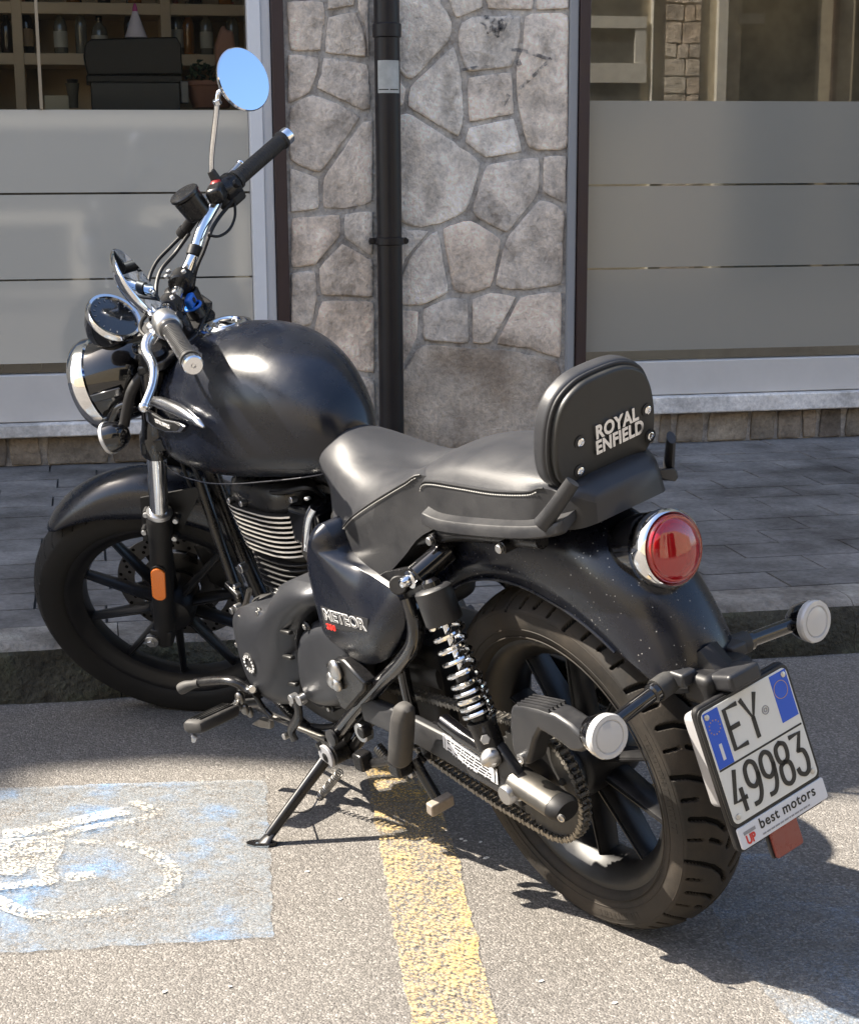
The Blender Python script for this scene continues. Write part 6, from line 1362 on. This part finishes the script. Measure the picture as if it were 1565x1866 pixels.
GL = {'E': ([[(1, 0), (0, 0), (0, 1), (1, 1)], [(0, .52), (.8, .52)]], 1), 'Y': ([[(0, 1), (.5, .46), (1, 1)], [(.5, .46), (.5, 0)]], 1), '4': ([[(.62, 1), (0, .28), (1, .28)], [(.74, .52), (.74, 0)]], 1),
      '9': ([[(.12, .0), (.55, .02), (.88, .22), (1, .55), (1, .70), (.9, .92), (.5, 1.02), (.1, .92), (0, .70), (.1, .50), (.5, .40), (.88, .50), (1, .66)]], 6),
      '8': ([[(.5, 1.02), (.12, .94), (.03, .76), (.16, .58), (.5, .53), (.84, .58), (.97, .76), (.88, .94), (.5, 1.02)], [(.5, .53), (.1, .46), (0, .25), (.12, .06), (.5, -.02), (.88, .06), (1, .25), (.9, .46), (.5, .53)]], 6),
      '3': ([[(.05, 1), (.95, 1), (.45, .60)], [(.45, .60), (.85, .54), (1, .30), (.85, .06), (.5, -.02), (.1, .06), (0, .18)]], 1)}
def glyph(ch, u, v, w_, h_):
    L_, n = GL[ch]; mb = MB()
    for i, l_ in enumerate(L_):
        stroke(mb, [(u+a*w_, v+b*h_) for a, b in l_], .0068, pp(0, 0, .0026), pX, pY if True else pY, .0013, n=(6 if (n > 1 or (ch == '3' and i == 1)) else 1))
    mb.obj('plate_character', plate_k, np_, flat=True)
glyph('E', -.046, .014, .024, .062); glyph('Y', -.012, .014, .028, .062)
for i, ch in enumerate('49983'): glyph(ch, -.076+.0325*i, -.075, .0225, .062)
prr(.182, .034, .004, -.002, .0022, sticker_w, 'dealer_strip', (.003, -.1115), .001)
text_mesh('best motors', .0225, pp(.013, -.1065, .0026), pX, pY, .0006, .0003, 'dealer_lettering', plate_k, np_, w=.95, spacing=1.12)
text_mesh('UP', .019, pp(-.068, -.118, .0026), pX, pY, .0006, .0007, 'dealer_logo_lettering', red_print, np_, w=.8)
quad(-.079, -.1085, -.055, -.1035, .0024, grey_print, 'logo_bar')
random.seed(5); mb = MB(); u_ = -.045
while u_ < .055:
    w_ = random.uniform(.003, .009); mb.prism([pp(u_, -.1235, .0024), pp(u_+w_, -.1235, .0024), pp(u_+w_, -.1210, .0024), pp(u_, -.1210, .0024)], pZ*.0003); u_ += w_+.0015
mb.obj('small_print', grey_print, np_, flat=True, kind='stuff')
MB().prism([pp(a, b, -.004) for a, b in rrect(.056, .046, .005, c=(-.004, -.147))], pZ*.006).obj('red_reflector', red_ref, npg, bevel=.0015)
MB().prism([pp(a, b, -.009) for a, b in rrect(.056, .046, .005, c=(-.008, -.147))], pZ*.005).obj('reflector_back', plastic, npg, bevel=.0015)
# plate light and arms
MB().prism([pp(a, b, -.03) for a, b in rrect(.062, .026, .007, c=(-.005, .112))], pZ*.055).obj('plate_light', plastic, npg, bevel=.006, seg=3)
MB().box((-.345, 0, .545), (.06, .10, .05)).obj('holder_arm', flatb, npg, bevel=.012, seg=3)
MB().tube([Vector((-.31, 0, .57)), Vector((-.345, 0, .535)), pp(0, .07, -.05)], .03, 10, sx=1.4, up=(0, 1, 0)).obj('holder_arm', flatb, npg)
for s in (1, -1): MB().box((-.318, .052*s, .566), (.05, .03, .022)).obj('stalk_mount', plastic, npg, bevel=.004)
# ---------------- kickstand
ks = empty('kickstand'); ks.parent = moto
inv_l = lambda w_: _Rm.inverted() @ (Vector(w_)-_C)+_C
ft = inv_l((0.639,0.343,0)+() if False else (0.639,0.343,0)); pv = Vector((0.621,0.172,0.203))
kd = (ft-pv)
MB().tube([pv+kd*.06, pv+kd*.35, pv+kd*.72, pv+kd*.90], .0115, 14, n=4, rad=lambda t: .0125-.002*t, sx=.9).obj('leg', blackm, ks)
t2 = inv_l((0.646,0.358,0)); t3 = inv_l((0.623,0.311,0))
mb = MB(); e1 = pv+kd*.86
mb.rings([[e1+Vector((cos(a)*.011, sin(a)*.011, 0)) for a in [2*pi*k/12 for k in range(12)]], [ft.lerp(e1, .3)+Vector((cos(a)*.016, sin(a)*.014, 0)) for a in [2*pi*k/12 for k in range(12)]], [ft+(t3-t2)*.55*cos(a)+Vector((.018*sin(a), 0, .006)) for a in [2*pi*k/12+.6 for k in range(12)]], [ft+(t3-t2)*.55*cos(a)+Vector((.018*sin(a), 0, 0)) for a in [2*pi*k/12+.6 for k in range(12)]]])
mb.obj('foot', blackm, ks)
MB().cyl(pv+Vector((0, -.04, 0)), pv+Vector((0, -.004, 0)), .024, seg=20, bev=.003).obj('pivot_block', blackm, ks)
MB().cyl(pv, pv+Vector((0, .007, 0)), .0245, seg=32, bev=.0012).obj('pivot_disc', mat('worn_zinc', (.42, .42, .44), .45, metal=.5, dust=(30, .4, (.2, .2, .2))), ks)
MB().box(pv+Vector((.018, .004, .018)), (.014, .010, .010), ((.7, 0, .7), (0, 1, 0), (-.7, 0, .7))).obj('disc_notch', plate_k, ks)
MB().cyl(pv, pv+Vector((0, .008, 0)), .009, seg=16).obj('pivot_hole', plate_k, ks)  # black plug drawn for the shade inside the bolt hole
sa, sb = Vector((0.632,0.15,0.152)), Vector((0.75,0.15,0.057)); mb = MB(); d_ = (sb-sa); x_, y_, z_ = frame(d_); pts_ = []
for k in range(15*12+1): t = k/(15*12); a = 2*pi*15*t; pts_.append(sa+d_*t+(x_*cos(a)+y_*sin(a))*.0075)
MB().tube(pts_, .0016, 6, n=1).obj('return_spring', steel, ks)
MB().tube([sb, inv_l((0.713,0.207,0)).lerp(sb, .35), pv+kd*.66+Vector((0, -.01, 0))], .0016, 6).obj('spring_wire', steel, ks)
# ---------------- foot controls
fp = empty('rider_footpeg'); fp.parent = moto
a, b = Vector((0.827,0.345,0.286)), Vector((0.88,0.225,0.259)); d_ = (b-a).normalized(); R = []
x_, y_ = Vector((0, 0, 1)).cross(d_).normalized(), None; y_ = d_.cross(x_)
for t, w_, h_ in ((0, .015, .008), (.02, .022, .012), (.1, .0245, .014), (.6, .0235, .0145), (.92, .022, .014), (1, .016, .009)):
    c = a.lerp(b, t); R.append([c+x_*w_*math.copysign(abs(cos(q))**.6, cos(q))+y_*h_*math.copysign(abs(sin(q))**.6, sin(q)) for q in [2*pi*k/20 for k in range(20)]])
MB().rings(R).obj('peg_rubber', pegrub, fp, sharp=50)
for off in (-.012, -.004, .004, .012):
    MB().box(a.lerp(b, .5)+x_*off+y_*(.0135 if y_.z > 0 else -.0135), (.0022, (b-a).length*.80, .005), (x_, d_, y_)).obj('peg_groove', plate_k, fp, bevel=.0008)
MB().cyl(Vector((0.825,0.345,0.268)), Vector((0.835,0.345,0.254)), .006, .0045, seg=10).obj('peg_feeler', alu, fp)
MB().tube([b, Vector((0.914,0.19,0.243)), Vector((0.942,0.14,0.219))], .011, 10).obj('peg_bracket', alu, fp)
for q, r_ in (((0.89,0.2,0.27), .012), ((0.912,0.2,0.249), .010), ((0.892,0.195,0.242), .011), ((0.898,0.19,0.277), .010), ((0.906,0.18,0.224), .010)): MB().ell(Vector(q), (r_, r_*.8, r_*1.3)).obj('bracket_knuckle', steel, fp)
rf = empty('right_footpeg'); rf.parent = moto
MB().tube([Vector((.80, -.13, .25)), Vector((.80, -.34, .26))], .018, 12, n=1, sx=.7).obj('peg_rubber', pegrub, rf)
gl_ = empty('gear_lever'); gl_.parent = moto
MB().tube([Vector((1.01,0.235,0.29)), Vector((0.945,0.215,0.303)), Vector((0.9,0.2,0.306)), Vector((0.873,0.185,0.288)), Vector((0.842,0.18,0.287))], .009, 12, sx=1.3, up=(0, 0, 1)).obj('lever_arm', steel if False else blackm, gl_)
MB().tube([Vector((1.034,0.262,0.28)), Vector((1.018,0.25,0.287)), Vector((0.993,0.235,0.293))], .011, 14, rad=lambda t: .009+.004*sin(pi*min(t+.25, 1))).obj('toe_piece', pegrub, gl_)
MB().cyl(Vector((0.858,0.175,0.289)), Vector((0.831,0.195,0.303)), .008, seg=12, bev=.001).obj('lever_bolt', alu, gl_)
MB().tube([Vector((0.862,0.18,0.281)), Vector((0.857,0.17,0.243)), Vector((0.839,0.165,0.226))], .006, 10).obj('linkage_rod', blackm, gl_)
MB().tube([Vector((0.872,0.15,0.21)), Vector((0.772,0.15,0.213)), Vector((0.654,0.15,0.22))], .0055, 10).obj('linkage_rod', steel, gl_)
MB().prism([Vector((0.934,0.16,0.183)), Vector((0.89,0.16,0.209)), Vector((0.842,0.16,0.214)), Vector((0.851,0.16,0.195)), Vector((0.896,0.16,0.186))], (0, .012, 0)).obj('heel_tab', steel, gl_, bevel=.002)
MB().tube([Vector((0.682,0.178,0.313)), Vector((0.691,0.178,0.274)), Vector((0.738,0.178,0.23)), Vector((0.734,0.178,0.206))], .007, 10, sx=1.6, up=(0, 1, 0)).obj('stand_tang', blackm, gl_)
for q, r_ in (((0.686,0.185,0.316), .010), ((0.648,0.188,0.325), .011), ((0.814,0.16,0.184), .007)): MB().cyl(Vector(q)-Vector((0, .012, 0)), Vector(q)+Vector((0, .004, 0)), r_, seg=12, bev=.001).obj('linkage_bolt', alu, gl_)
# ---------------- passenger peg (folded up) and its hanger
pg = empty('passenger_footpeg'); pg.parent = moto
R = []
for (px_c, w_, h_) in (((0.227,0.205,0.438), .012, .010), ((0.229,0.205,0.431), .019, .015), ((0.245,0.203,0.405), .0225, .018), ((0.274,0.2,0.352), .0235, .019), ((0.298,0.198,0.305), .0225, .018), ((0.303,0.197,0.295), .016, .012)):
    c = Vector(px_c); R.append([c+Vector((1, 0, .1))*w_*math.copysign(abs(cos(q))**.7, cos(q))+Vector((0, 1, 0))*h_*math.copysign(abs(sin(q))**.7, sin(q)) for q in [2*pi*k/20 for k in range(20)]])
MB().rings(R).obj('peg_rubber', pegrub, pg, sharp=55)
MB().box(Vector((0.316,0.19,0.281)), (.034, .034, .030)).obj('peg_hinge', blackm, pg, bevel=.006)
MB().tube([Vector((0.343,0.17,0.261)), Vector((0.337,0.15,0.259)), Vector((0.31,0.145,0.282))], .010, 10).obj('peg_bracket', blackm, pg)
MB().tube([Vector((0.306,0.165,0.287)), Vector((0.287,0.165,0.259)), Vector((0.266,0.165,0.232)), Vector((0.255,0.165,0.217))], .012, 12, sx=.8).obj('hanger_arm', blackm, pg)
MB().box(Vector((0.235,0.175,0.224)), (.018, .050, .024), ((.9, 0, .2), (0, 1, 0), (-.2, 0, .9))).obj('stand_tab', mat('scuffed_steel', (.34, .30, .26), .6, metal=.5, dust=(50, .6, (.2, .15, .1))), pg, bevel=.003)
for q, r_, mm in (((0.493,0.16,0.284), .020, alu), ((0.481,0.166,0.29), .012, flatb), ((0.247,0.155,0.344), .024, blackm), ((0.338,0.165,0.246), .008, alu), ((0.287,0.15,0.302), .018, blackm)): MB().cyl(Vector(q)-Vector((0, .02, 0)), Vector(q), r_, seg=20, bev=.002).obj('hanger_boss', mm, pg)
MB().tube([Vector((0.452,0.14,0.357)), Vector((0.423,0.142,0.346)), Vector((0.389,0.145,0.343))], .011, 10).obj('hanger_strut', blackm, pg)
MB().tube([Vector((0.54,0.15,0.208)), Vector((0.488,0.15,0.218)), Vector((0.413,0.15,0.247))], .009, 10).obj('brake_rod', blackm, pg)
MB().box(Vector((0.506,0.16,0.222)), (.03, .03, .035)).obj('switch_block', blackm, pg, bevel=.005)
sa, sb = Vector((0.475,0.14,0.25)), Vector((0.45,0.14,0.234)); d_ = sb-sa; x_, y_, z_ = frame(d_); pts_ = []
for k in range(6*12+1): t = k/(6*12); a = 2*pi*6*t; pts_.append(sa+d_*t+(x_*cos(a)+y_*sin(a))*.009)
MB().tube(pts_, .0022, 6, n=1).obj('small_spring', steel, pg)
MB().tube([Vector((0.581,0.13,0.253)), Vector((0.617,0.13,0.212)), Vector((0.606,0.13,0.191)), Vector((0.564,0.13,0.197))], .008, 10).obj('lower_bracket', flatb, pg)
